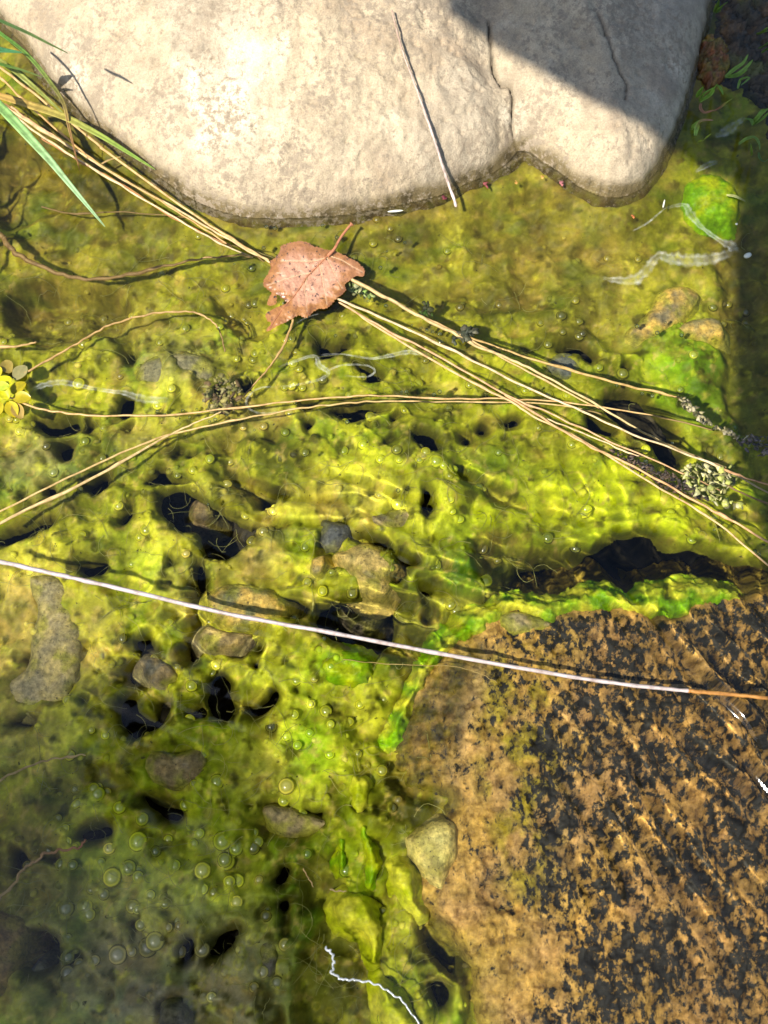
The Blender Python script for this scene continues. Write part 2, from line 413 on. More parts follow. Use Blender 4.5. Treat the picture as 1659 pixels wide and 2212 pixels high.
# shallow hollows: (outline, depth in metres)
HOLLOWS = [
    (Z3([(950, 870), (1000, 845), (1150, 875), (1245, 920), (1215, 965), (1150, 1002), (1080, 975), (980, 925)]), .022),
    (Z3([(940, 700), (1060, 660), (1220, 680), (1230, 740), (1100, 720), (980, 760)]), .010),
    (Z3([(300, 990), (420, 960), (550, 1000), (500, 1070), (400, 1070)]), .014),
    (Z3([(60, 60), (300, 20), (520, 60), (560, 150), (480, 250), (250, 300), (60, 230)]), .022),
    (Z3([(560, 250), (600, 330), (570, 390), (530, 340)]), .018),
    (Z3([(-60, -560), (140, -560), (300, -420), (300, -300), (150, -240), (-60, -260)]), .016),
    (Z3([(920, 80), (1080, 130), (1160, 180), (1160, 260), (1060, 260), (980, 190)]), .014),  # shade beside the leaf, shaped as a hollow
    (Z4([(300, 800), (430, 840), (560, 940), (640, 1010), (500, 985), (340, 910)]), .016),
    (Z4([(70, 180), (260, 230), (380, 250), (500, 200), (600, 200), (640, 260), (420, 310), (200, 290)]), .008),
    (Z4([(360, 1130), (560, 1090), (620, 1160), (900, 1190), (1050, 1120), (1250, 1120), (1290, 1230), (1100, 1330), (560, 1380), (420, 1300)]), .026),
    (Z6([(-20, 180), (250, 160), (500, 220), (280, 360), (120, 480), (0, 430)]), .016),
    (Z4([(1480, -160), (1700, -160), (1700, 700), (1500, 600), (1470, 200)]), .012),
    (Z7([(1320, 380), (1480, 330), (1500, 560), (1330, 640), (1280, 520)]), .018),
    (Z7([(1350, 640), (1480, 600), (1640, 800), (1640, 1150), (1280, 1150), (1300, 800)]), .018),
    (Z7([(350, 540), (430, 560), (440, 620), (380, 620)]), .008),
    (Z5([(340, 900), (600, 960), (560, 1060), (250, 1062), (180, 980)]), .010),
    (Z7([(1180, 90), (1340, 200), (1450, 300), (1300, 330), (1130, 270)]), .012),
]
# swellings of the mat: (x, y, radius px, height m)
LUMPS = [(900, 1020, 110, .010), (1010, 1090, 90, .006), (1010, 1200, 60, .004), (1280, 1080, 90, .008), (1440, 1110, 80, .010), (1480, 770, 85, .010), (1360, 880, 40, -.004),
         (740, 1435, 62, .010), (560, 1430, 60, .006), (620, 1560, 70, .007), (520, 1650, 60, .004), (700, 1600, 60, .006), (440, 1050, 50, .009), (490, 1075, 38, .009),
         (660, 975, 30, .010), (555, 970, 22, .008), (380, 800, 90, .008), (330, 1150, 80, .006), (210, 1150, 60, .004), (80, 1200, 80, .005), (600, 1030, 50, .006), (640, 1080, 50, .004),
         (480, 1750, 45, .008), (520, 1775, 32, .006), (260, 1745, 28, .010), (345, 1840, 24, .009), (430, 1560, 60, .006), (300, 1400, 50, .003), (220, 1300, 50, .005), (100, 1640, 70, .004),
         (1200, 690, 50, .004), (1150, 560, 90, .003), (880, 560, 60, .003), (590, 1190, 40, .006), (650, 1130, 40, .004), (330, 720, 60, .004), (1170, 920, 60, .004), (870, 930, 80, .004)]
# colour areas of the mat, shade painted in with some dark ones: (x, y, rx, ry, colour key, weight)
PAL = dict(o=(.265, .265, .010), g=(.17, .33, .003), l=(.37, .41, .006), y=(.54, .51, .035), t=(.48, .34, .09), d=(.05, .048, .004), k=(.25, .215, .12), v=(.05, .11, .003), b=(.19, .125, .02))
AREAS = [(900, 1010, 150, 80, 'l', .9), (1010, 1130, 140, 110, 'l', .9), (800, 1060, 120, 60, 'y', .6), (740, 1080, 90, 50, 't', .6), (900, 1220, 80, 120, 'y', .6), (1290, 1060, 120, 110, 'l', 1), (1440, 1130, 110, 90, 'l', 1),
         (1480, 770, 110, 80, 'g', .9), (1380, 760, 60, 40, 'l', .5), (1220, 640, 60, 60, 'g', .4), (740, 1440, 90, 45, 'g', .95), (560, 1430, 100, 60, 'y', .7), (610, 1560, 90, 80, 'y', .8), (690, 1620, 90, 110, 'g', .8),
         (560, 1690, 60, 70, 't', .8), (640, 1730, 90, 40, 'y', .7), (780, 1560, 60, 120, 'y', .8), (770, 1800, 60, 200, 'l', .8), (480, 1740, 90, 120, 'g', .5), (430, 1570, 80, 70, 'g', .5), (330, 1180, 110, 80, 'y', .6),
         (300, 1240, 90, 60, 'g', .4), (90, 1210, 110, 70, 'y', .6), (50, 1300, 60, 90, 't', .8), (30, 1430, 60, 110, 't', .7), (70, 1600, 90, 60, 't', .6), (160, 1540, 60, 90, 'l', .4), (200, 1420, 50, 120, 't', .5),
         (1040, 1230, 110, 80, 'v', .8), (950, 1320, 130, 60, 'v', .8), (1180, 1240, 250, 60, 'v', .9), (890, 1400, 60, 60, 'v', .5), (1100, 560, 150, 60, 'b', .7), (1250, 570, 120, 70, 't', .45), (1250, 690, 130, 70, 'b', .5), (1060, 620, 130, 50, 'd', .5),
         (1000, 500, 200, 40, 'o', .5), (700, 480, 300, 24, 'b', .8), (1150, 440, 140, 40, 'b', .6), (1400, 480, 120, 60, 'l', .4), (1330, 620, 90, 40, 'y', .4), (350, 470, 180, 80, 'o', .8), (100, 420, 140, 120, 'd', .7),
         (500, 620, 120, 60, 'l', .35), (150, 690, 140, 70, 'd', .85), (260, 700, 60, 60, 't', .4), (380, 790, 90, 70, 'k', .45), (100, 800, 90, 80, 'y', .4), (320, 900, 120, 60, 'l', .4), (530, 900, 120, 60, 't', .5), (290, 940, 60, 40, 't', .5),
         (560, 1000, 80, 60, 'v', .5), (200, 1000, 130, 80, 'v', .3), (70, 1000, 100, 70, 'k', .5), (470, 1070, 60, 30, 't', .4), (560, 1190, 60, 80, 't', .7), (660, 1180, 40, 60, 'l', .5), (400, 1270, 60, 70, 't', .5),
         (60, 340, 150, 90, 'd', .95), (590, 1000, 60, 50, 'd', .8), (1180, 950, 110, 45, 'd', .6), (890, 955, 70, 36, 'd', .8), (1010, 1055, 90, 40, 'd', .7), (220, 1010, 60, 50, 'd', .6), (430, 1240, 40, 70, 'd', .6), (250, 1490, 50, 60, 'd', .6), (450, 1510, 80, 50, 'd', .6), (760, 1370, 120, 50, 'd', .7), (1060, 1265, 60, 40, 'd', .6), (190, 1210, 50, 30, 'd', .6), (380, 1610, 70, 60, 'd', .5), (870, 790, 70, 30, 'd', .5), (130, 1100, 110, 40, 'd', .5), (520, 960, 90, 30, 'd', .5), (710, 745, 70, 30, 'd', .5), (1250, 740, 90, 40, 'd', .5), (1300, 880, 60, 60, 'd', .5), (890, 1430, 50, 90, 'd', .7), (850, 1720, 60, 80, 'd', .8), (890, 1745, 70, 45, 'd', 1), (200, 430, 160, 60, 'd', .6), (250, 520, 200, 40, 'd', .35), (60, 640, 120, 60, 'd', .8), (700, 640, 120, 60, 'd', .5), (1130, 650, 160, 60, 'd', .75), (1000, 590, 200, 40, 'o', .7), (1300, 520, 120, 40, 'b', .5), (880, 520, 150, 30, 'd', .5), (600, 770, 60, 50, 'd', .5), (1330, 800, 60, 60, 'd', .5), (1600, 640, 70, 300, 'd', .8), (1560, 870, 80, 160, 'v', .7), (1540, 430, 60, 60, 'g', .8), (1480, 330, 60, 60, 'l', .5), (1420, 540, 60, 40, 'o', .5), (1180, 960, 140, 60, 'o', .5), (950, 960, 90, 40, 'd', .4),  # dark entries at the left edge and below the facet paint shade
         (1100, 740, 90, 50, 'o', .5), (900, 680, 120, 50, 'o', .7), (880, 800, 100, 60, 'l', .5), (1130, 860, 100, 40, 'l', .4), (1050, 1020, 110, 50, 'v', .4), (1500, 880, 60, 50, 'g', .5),
         (250, 1850, 260, 160, 'g', .35), (400, 1800, 200, 150, 'o', .7), (350, 1900, 260, 120, 'l', .35), (60, 1850, 110, 130, 'b', .8), (200, 2060, 200, 80, 'b', .5), (300, 2080, 130, 50, 't', .5), (420, 2160, 300, 110, 'k', .9), (520, 2080, 100, 80, 'k', .6), (250, 2000, 250, 120, 'k', .45),
         (620, 1830, 130, 70, 'v', .5), (690, 2080, 90, 200, 'v', 1), (760, 1900, 60, 120, 'v', .3), (860, 2160, 60, 90, 'l', .7), (900, 2100, 60, 90, 'd', .4), (880, 1720, 70, 60, 'd', .6), (640, 1950, 60, 80, 'v', .6)]

# water-plane silhouettes
BP = smooth_poly(pts(BOULDER)[:, :2], 5)
# ------------------------------------------------------------------ water surface
BPW = BP
def water_z(X, Y, dB=None):
    def env(px, py, rx, ry):
        c = at(px, py, 0.); s = .00027
        return np.exp(-(((X - c[0]) / (rx * s)) ** 2 + ((Y - c[1]) / (ry * s)) ** 2))
    wx = X + .007 * noise(X * 24, Y * 24, 91); wy = Y + .007 * noise(X * 24 + 40, Y * 24, 92)
    def wave(ang, lam, ph):                      # ripple whose crests run across direction ang
        k = 6.28318 / lam; q = (wx * math.cos(ang) + wy * math.sin(ang)) * k + ph
        return np.sin(q) + .25 * np.sin(2 * q + .6)
    e1 = env(1560, 1640, 360, 420); e2 = env(820, 1180, 330, 280); e3 = env(1330, 1080, 260, 130); e4 = env(450, 1420, 300, 160)
    e1 = np.minimum(1, 1.7 * e1)
    z = e1 * .00056 * (.55 + .45 * ss(-.35, .3, fbm(X, Y, 15, 2, 93))) * wave(math.radians(31), .0178, .3) + e1 * .00003 * wave(math.radians(52), .0105, 1.)
    z += env(1590, 1560, 110, 190) * (.0006 * wave(math.radians(38), .0125, 1.7) )
    z += env(1572, 1532, 55, 110) * .00150 * np.sin((wx * .82 + wy * .573) * 6.28318 / .019 + 4.0) + env(1640, 1680, 60, 120) * .0006 * np.sin((wx * .82 + wy * .573) * 6.28318 / .026 + .4)
    z += e2 * .00040 * wave(math.radians(74), .0165, .9) + e2 * .00034 * wave(math.radians(32), .024, .2)
    z += e3 * .00055 * wave(math.radians(12), .021, .4) + e3 * .00035 * wave(math.radians(80), .017, 2.)
    z += e4 * .00030 * wave(math.radians(65), .0145, 2.2) + e4 * .00018 * wave(math.radians(140), .012, .2)
    z += .0011 * fbm(X, Y, 13, 2, 5) + .00030 * fbm(X, Y, 55, 2, 6)
    if dB is not None:
        z += .0009 * np.exp(dB / .0014) * (dB < 0)   # the water creeps up the boulder
    return z

def axis(lo, hi, step, far, growth=1.35):
    a = list(np.arange(lo, hi + step / 2, step)); s = step
    b = a[-1]
    while b < far: s *= growth; b += s; a.append(b)
    s = step; b = a[0]
    while b > -far: s *= growth; b -= s; a.insert(0, b)
    return np.array(a)
X, Y = np.meshgrid(axis(-.30, .30, .0011, 1.3), axis(-.29, .40, .0011, 1.3))
dB = sdf_local(X, Y, BP, .02)
near = np.where((np.abs(X) < .3) & (Y > -.29) & (Y < .4), 1., 0.)
WZ = water_z(X, Y, dB) * np.where(near > 0, 1, .3)
water = obj('water', grid_mesh('water', X, Y, WZ, dB < .012), M_WATER, kind='structure', recv=False)
water['label'] = 'clear rippled shallow water over the green algae'
water.cycles.is_caustics_caster = True

# ------------------------------------------------------------------ stream bed (dark mud below, rising to banks out of frame)
X, Y = np.meshgrid(axis(-.34, .34, .004, 60, 1.25), axis(-.33, .44, .004, 60, 1.25))
R = np.sqrt(X ** 2 + Y ** 2)
gpq = at(1370, 1235, -.05); Z = -.062 + .020 * fbm(X, Y, 30, 4, 11) - .09 * np.exp(-(((X - gpq[0]) / .10) ** 2 + ((Y - gpq[1]) / .03) ** 2)) + .40 * ss(.8, 2.6, R) + .3 * ss(3, 20, R) * fbm(X, Y, .3, 3, 12)
bed = obj('stream_bed', grid_mesh('stream_bed', X, Y, Z), M_MUD, kind='structure')
bed['label'] = 'dark muddy stream bed seen through holes in the algae'

# ------------------------------------------------------------------ boulder at the top
sp = .0011
x0, x1, y0, y1 = BP[:, 0].min() - .01, BP[:, 0].max() + .01, BP[:, 1].min() - .01, BP[:, 1].max() + .01
X, Y = np.meshgrid(np.arange(x0, x1, sp), np.concatenate([np.arange(y0, .40, sp), np.arange(.40, y1, .006)]))
d0 = sdf(X, Y, smooth_poly(pts(BOULDER)[:, :2], 3))
d = d0 + .0012 * fbm(X, Y, 90, 4, 21)
dd = np.maximum(d, 0)
Z = .022 * (1 - np.exp(-dd / .008)) + .36 * np.clip(dd, 0, .16) + .10 * np.clip(dd - .16, 0, 1)
Z += ss(0, .03, dd) * (.007 * fbm(X, Y, 14, 4, 22)) + ss(0, .006, dd) * (.0016 * fbm(X, Y, 70, 5, 23) + .0007 * fbm(X, Y, 320, 3, 24) - .0011 * ss(.12, .4, fbm(X, Y, 190, 3, 20)))
Z -= .004 * ss(0, .05, dd) * np.abs(fbm(X, Y, 24, 3, 19))
def bline(L, z): return pts(L, z)[:, :2]
crack = bline([(1068, -60), (1078, 40), (1084, 95), (1092, 118), (1110, 132), (1116, 165), (1110, 215), (1112, 250), (1118, 275), (1130, 335)], np.array([.075, .065, .055, .05, .045, .04, .03, .024, .02, 0.]))
cw = crack + 0; dc = dist_line(X + .0010 * fbm(X, Y, 160, 3, 25), Y + .0010 * fbm(X, Y, 160, 3, 26), cw)
valley = dist_line(X, Y, crack)
Z -= .008 * np.exp(-(valley / .016) ** 2) * ss(0, .02, dd + .01) + .0060 * np.exp(-(dc / (.0009 + .0006 * fbm(X, Y, 120, 2, 29))) ** 2) * ss(-.5, .1, fbm(X, Y, 60, 2, 36))
crack2 = bline([(1310, -40), (1340, 60), (1350, 110), (1365, 150), (1358, 190)], np.array([.07, .06, .052, .045, .04]))
dc2 = dist_line(X + .001 * fbm(X, Y, 160, 3, 27), Y, crack2)
Z -= .0022 * np.exp(-(dc2 / .0009) ** 2)
Z = np.where(d < 0, d * 1.6, Z)
wet = np.clip(1 - ss(.004, .012, Z + .004 * fbm(X, Y, 60, 4, 28)), 0, 1)
g_ = np.clip(ss(-.05, .35, fbm(X, Y, 10, 4, 30)), 0, 1)
creamy = np.array((.475, .38, .25)); white = np.array((.64, .55, .40)); grey = np.array((.37, .31, .225)); bl = np.array((.25, .245, .235)); brown = np.array((.30, .215, .135))
c = creamy[None, None] + (white - creamy) * ss(.1, .5, fbm(X, Y, 17, 4, 31))[..., None]
c = c + (grey - c) * (.65 * ss(.0, .4, fbm(X, Y, 12, 4, 32)))[..., None]
c = c + (brown - c) * (.6 * ss(.08, .45, fbm(X, Y, 26, 5, 33)))[..., None]
c = c * (1 + .28 * 1.3 * fbm(X, Y, 85, 5, 35, .7))[..., None]
low = np.exp(-dd / .030) * ss(-.3, .2, fbm(X, Y, 28, 4, 18)); c = c + (grey - c) * (.5 * low)[..., None]
st = np.exp(-(((X - .02) / .05) ** 2 + ((Y - .29) / .05) ** 2)) * ss(-.2, .25, fbm(X, Y, 55, 4, 17)); c = c + (brown - c) * (.55 * st)[..., None]
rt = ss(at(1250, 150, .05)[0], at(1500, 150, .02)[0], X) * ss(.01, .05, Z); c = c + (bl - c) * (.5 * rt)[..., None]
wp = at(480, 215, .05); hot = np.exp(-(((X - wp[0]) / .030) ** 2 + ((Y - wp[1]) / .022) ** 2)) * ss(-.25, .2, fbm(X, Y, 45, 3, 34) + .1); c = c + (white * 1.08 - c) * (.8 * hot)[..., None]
cav = np.clip(np.exp(-(dc / .0012) ** 2) + .8 * np.exp(-(dc2 / .0009) ** 2), 0, 1); c = c * (1 - .75 * cav)[..., None]
wetc = np.array((.15, .11, .045)); c = c + (wetc - c) * (.92 * wet)[..., None]
uw = ss(.0, -.0025, d + .002 * fbm(X, Y, 150, 3, 37)); uc = np.array((.13, .085, .022)) + (np.array((.20, .17, .03)) - np.array((.13, .085, .022))) * ss(-.3, .3, fbm(X, Y, 120, 3, 38))[..., None]; c = c + (uc - c) * uw[..., None]; c = c * (1 - .5 * wet * ss(0, .35, fbm(X, Y, 160, 3, 39)))[..., None]
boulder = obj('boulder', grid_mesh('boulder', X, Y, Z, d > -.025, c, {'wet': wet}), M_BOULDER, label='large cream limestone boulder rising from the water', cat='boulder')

BX0, BY0, BZ_, BYA = X[0, 0], Y[0, 0], Z, Y[:, 0]
def on_boulder(px, py):
    z = .03
    for _ in range(40):
        p = at(px, py, max(z, 0)); i = int(np.clip((p[0] - BX0) / sp, 0, BZ_.shape[1] - 1)); j = int(np.clip(np.searchsorted(BYA, p[1]), 0, BZ_.shape[0] - 1)); z = .6 * z + .4 * max(BZ_[j, i], 0)
    return at(px, py, max(z, 0))
# ------------------------------------------------------------------ algae mat over the stones
step = .0008
gx = np.arange(-.285, .285, step); gy = np.arange(-.275, .385, step)
X, Y = np.meshgrid(gx, gy)
PX_ = X; wob = .0016 * fbm(X, Y, 120, 3, 40); wob2 = .0016 * fbm(X, Y, 120, 3, 41); wobL = .003 * fbm(X, Y, 35, 2, 42)
dB = sdf_local(X, Y, BP, .06)
RP = smooth_poly(pts(ROCK, -.024)[:, :2], 4)
dR = sdf_local(X, Y, RP, .05)
rdg = 1 - np.abs(fbm(X + .3, Y, 48, 2, 47)) * 3.2
Zm = -.0225 + .0150 * fbm(X, Y, 22, 2, 43) + .0090 * fbm(X, Y, 52, 2, 44) + .0022 * rdg + .0010 * fbm(X, Y, 170, 2, 45)
for (px, py, r, h) in LUMPS:
    c = at(px, py, -.02); s = r * .000262 * (1 + (1106 - py) * .00016)
    Zm += h * np.exp(-(((X + wobL - c[0]) ** 2 + (Y + wobL - c[1]) ** 2) / s ** 2))
Zm = Zm * (1 - .35 * ss(-.11, -.03, dB)) - .35 * .0225 * ss(-.11, -.03, dB); Zm = Zm * (1 - .8 * ss(-.035, -.001, dB)) + .002 * ss(-.035, -.001, dB) * fbm(X, Y, 80, 3, 49) - .001 * ss(-.02, 0, dB); Zm -= .022 * ss(-.010, -.001, dR) * (1 - ss(-.10, -.02, dB))                          # shallower towards the boulder
rt = at(1640, 250, 0.); Zm += .022 * np.exp(-(((X - rt[0]) / .045) ** 2 + ((Y - rt[1] - .05) / .10) ** 2))
hollow = np.zeros_like(X)
for P, dep in HOLLOWS:
    Q = smooth_poly(pts(P, -.022)[:, :2], 4); s = sdf_local(X, Y, Q, .02) + wobL + wob
    f = ss(-.004, .009, s); Zm -= dep * f; hollow = np.maximum(hollow, f * min(dep / .02, 1))
hole = np.full(X.shape, -.03)
for P in HOLES:
    Q = smooth_poly(pts(P, -.022)[:, :2], 4)
    hole = np.maximum(hole, sdf_local(X, Y, Q, .03))
fil = hole + wob + wobL * .35 - .0006
pit = (fbm(X + .2, Y, 42, 3, 48) - .53) * .020 - np.where((Y > at(0, 740, 0.)[1]) | (X > .155), .01, 0) - .004 * ss(-.02, .0, dR); fil = np.maximum(fil, pit)
fil = np.maximum(fil, -.03)
m = -fil
Zm += .0035 * np.exp(-((m - .007) / .0045) ** 2)
Zm -= .012 * (1 - np.sqrt(np.clip(1 - (1 - np.clip(m / .0075, 0, 1)) ** 2, 0, 1)))
# gas domes pushed up in the slime
nb = 6500; bx = rng.uniform(-.24, .25, nb); by = rng.uniform(-.26, .2, nb)
cl = fbm(bx, by, 18, 2, 50); br = .0007 + .0024 * rng.random(nb) ** 2.0
bigc = pts([(480, 1750), (520, 1775), (260, 1745), (345, 1840), (430, 1800), (380, 1870), (545, 1830), (300, 1880), (620, 1700), (470, 1690), (560, 1900), (500, 1910), (240, 1900), (440, 1920), (1440, 1120), (1260, 1110), (1420, 1180), (860, 1090),
             (1150, 620), (1210, 690), (1000, 640), (400, 710), (520, 690), (345, 740), (660, 985), (555, 970), (940, 1010), (1480, 760), (1550, 590), (1600, 560), (1620, 700), (1590, 720), (1470, 1110), (320, 1150), (170, 830), (180, 1160), (770, 1440), (640, 1470), (1050, 1250)] + [(rng.uniform(140, 620), rng.uniform(1690, 2110)) for _ in range(70)], -.02)
bx = np.concatenate([bx, bigc[:, 0]]); by = np.concatenate([by, bigc[:, 1]]); br = np.concatenate([br, rng.uniform(.0025, .0046, len(bigc))]); cl = np.concatenate([cl, np.ones(len(bigc))])
BY_Q = at(800, 640, -.02)[1]
ring = np.zeros_like(X); dome = np.zeros_like(X); BUB = []
for k in range(len(bx)):
    if cl[k] < .02 and rng.random() < .8: continue
    if by[k] > BY_Q and rng.random() < .75: continue
    r = br[k]; n = int(r * 1.5 / step) + 1
    i = int(round((bx[k] - gx[0]) / step)); j = int(round((by[k] - gy[0]) / step))
    if i < n or j < n or i >= len(gx) - n or j >= len(gy) - n: continue
    if fil[j, i] > -.0015 or dB[j, i] > -.004 or dR[j, i] > .004: continue
    s_ = (slice(j - n, j + n + 1), slice(i - n, i + n + 1))
    q = np.sqrt((X[s_] - bx[k]) ** 2 + (Y[s_] - by[k]) ** 2) / r
    dome[s_] = np.maximum(dome[s_], r * .75 * np.sqrt(np.clip(1 - q * q, 0, 1)))
    ring[s_] = np.maximum(ring[s_], np.exp(-((q - .95) / .22) ** 2))
    BUB.append((bx[k], by[k], r, j, i))
Zm += dome
Zm += .0003 * fbm(X, Y, 700, 2, 46)
Zm = -.0028 - np.logaddexp(0, (-.0028 - Zm) / .002) * .002        # stays below the water skin
# colour: what grows where, with some shade painted dark
base = np.broadcast_to(np.array(PAL['o']), X.shape + (3,)).copy()
def blend(c, key, f): return c + (np.array(PAL[key]) - c) * np.clip(f, 0, 1)[..., None]
n1 = fbm(X, Y, 30, 4, 60); n2 = fbm(X, Y, 85, 4, 61); n3 = fbm(X, Y, 55, 4, 62)
base = blend(base, 'g', .55 * ss(.05, .45, n1)); base = blend(base, 'y', .5 * ss(.05, .45, n3)); base = blend(base, 't', .55 * ss(.12, .5, n2 - .4 * n1)); base = blend(base, 'd', .4 * ss(.1, .5, -n3 - .3 * n2))
for (px, py, rx, ry, key, wgt) in AREAS:
    c = at(px, py, -.02); s = .000262 * (1 + (1106 - py) * .00016)
    f = np.exp(-(((X - c[0]) / (rx * s)) ** 2 + ((Y - c[1]) / (ry * s)) ** 2) * .9 + .55 * n2 + .35 * n1)
    base = blend(base, key, wgt * np.clip(f, 0, 1))
base = blend(base, 'v', .5 * hollow)
base = blend(base, 'y', .35 * ring * ss(-.2, .2, n3 + .1)); 
base = blend(base, 'b', .6 * ss(.1, .45, fbm(X + 1.3, Y, 60, 5, 66, .6))); base = blend(base, 't', .5 * ss(.15, .45, fbm(X + 1.7, Y, 130, 4, 67, .6))); base = blend(base, 'v', .45 * ss(.12, .45, fbm(X + 2.1, Y, 45, 4, 68)))
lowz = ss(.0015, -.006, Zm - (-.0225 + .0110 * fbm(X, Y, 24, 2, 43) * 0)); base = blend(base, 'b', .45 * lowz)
base = blend(base, 'd', .85 * ss(.14, .45, fbm(X + .6, Y, 95, 4, 64) - .25 * n3)); base = blend(base, 'y', .45 * ss(.2, .5, fbm(X + .9, Y, 140, 4, 65)))
base *= (1 + .16 * fbm(X, Y, 300, 3, 63))[..., None]
wetb = ss(-.012, -.001, dB); base = blend(base, 'b', .6 * wetb)
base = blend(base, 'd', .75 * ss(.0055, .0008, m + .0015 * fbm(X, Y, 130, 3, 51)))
topz = ss(at(800, 800, -.02)[1], at(800, 560, -.02)[1], Y + .02 * fbm(X, Y, 25, 3, 52)); base = blend(base, 'b', .32 * topz); base = blend(base, 'd', .50 * topz * ss(-.05, .3, fbm(X + .5 * Y, Y * 2.2 - X, 24, 4, 53)))
base = blend(base, 'v', .4 * topz * ss(.1, .4, fbm(X, Y * 2, 20, 3, 54)))
den = fbm(X, Y, 34, 5, 55, .6); base = base * np.clip(1.38 + 1.25 * den, .28, 2.2)[..., None]
keepm = (fil < 0) & (dB < .006) & (dR < .012)
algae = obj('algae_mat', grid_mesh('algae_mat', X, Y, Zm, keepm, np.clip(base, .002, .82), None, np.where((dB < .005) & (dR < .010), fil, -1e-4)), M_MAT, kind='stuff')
algae['label'] = 'slimy yellow-green algae mat full of gas bubbles covering the stream bed'
MATX, MATY, MATZ, MATK = gx, gy, Zm, keepm
def mat_z(x, y):
    i = np.clip(((np.asarray(x) - gx[0]) / step).round().astype(int), 0, len(gx) - 1); j = np.clip(((np.asarray(y) - gy[0]) / step).round().astype(int), 0, len(gy) - 1)
    return np.where(keepm[j, i], Zm[j, i], -.05)

# ------------------------------------------------------------------ stones and lumps built from their outlines
def dome_obj(name, poly, ztop, thick, label, cat, material, colfn, group=None, sp=.0008, rough=.0012, edge=None, facets=0, skirt=.008, kind=None, seed=1, slope=(0, 0), attrs=None, tf=.5, shape=None):
    Q = smooth_poly(pts(poly, ztop - thick * .4)[:, :2], 4)
    pad = skirt + .002
    gx_ = np.arange(Q[:, 0].min() - pad, Q[:, 0].max() + pad, sp); gy_ = np.arange(Q[:, 1].min() - pad, Q[:, 1].max() + pad, sp)
    X, Y = np.meshgrid(gx_, gy_)
    d = sdf(X, Y, Q) + rough * fbm(X, Y, 140, 3, seed + 3)
    D = edge or max(d.max() * .7, .002)
    t = np.clip(d / D, 0, 1); h = (1 - (1 - t) ** 2) ** tf
    cx, cy = Q[:, 0].mean(), Q[:, 1].mean()
    Z = ztop - thick * (1 - h) + (X - cx) * slope[0] + (Y - cy) * slope[1]
    if facets:
        f = np.full(X.shape, -1.)
        r = np.random.default_rng(seed)
        for k in range(7):
            a = r.uniform(0, 6.28); f = np.maximum(f, 0 * f - 1 + (np.cos(a) * (X - cx) + np.sin(a) * (Y - cy)) / max(d.max(), .004) * .8 + r.uniform(-.1, .5))
        Z -= facets * np.clip(f + .6, 0, 2)
    Z += rough * 1.3 * fbm(X, Y, 110, 4, seed) * t + rough * .5 * fbm(X, Y, 420, 3, seed + 9)
    if shape is not None: Z = Z + shape(X, Y, d)
    Z = np.where(d < 0, Z + d * 2.0, Z)
    Z = np.minimum(Z, -.0025) if ztop < 0 and ztop > -.05 else Z
    c, extra = colfn(X, Y, d, t)
    loc = (cx, cy, ztop - thick)
    me = localise(grid_mesh(name, X, Y, Z, d > -skirt, np.clip(c, .003, 1), extra, -(d + skirt)), loc)
    o = obj(name, me, material, label=label, cat=cat, group=group, kind=kind); o.location = loc
    return o

def stone_col(c1, c2, rim=None, seed=1, rimw=.6):
    c1, c2 = np.array(c1), np.array(c2)
    def f(X, Y, d, t):
        n = ss(-.3, .4, fbm(X, Y, 90, 4, seed)); c = c1 + (c2 - c1) * n[..., None]
        al = ss(.05, .38, fbm(X, Y, 70, 4, seed + 2) + .25 * (1 - t)); al2 = fbm(X, Y, 260, 3, seed + 4)
        c = c * (1 + .45 * al2)[..., None]; c = c + (np.array((.33, .31, .03)) - c) * (.75 * al * (1 if rim is not None else .5))[..., None]
        if rim is not None:
            r = np.clip(rimw * ss(.5, .0, t + .35 * fbm(X, Y, 120, 3, seed + 5)), 0, 1)
            c = c + (np.array(rim) - c) * r[..., None]
        return c, {}
    return f

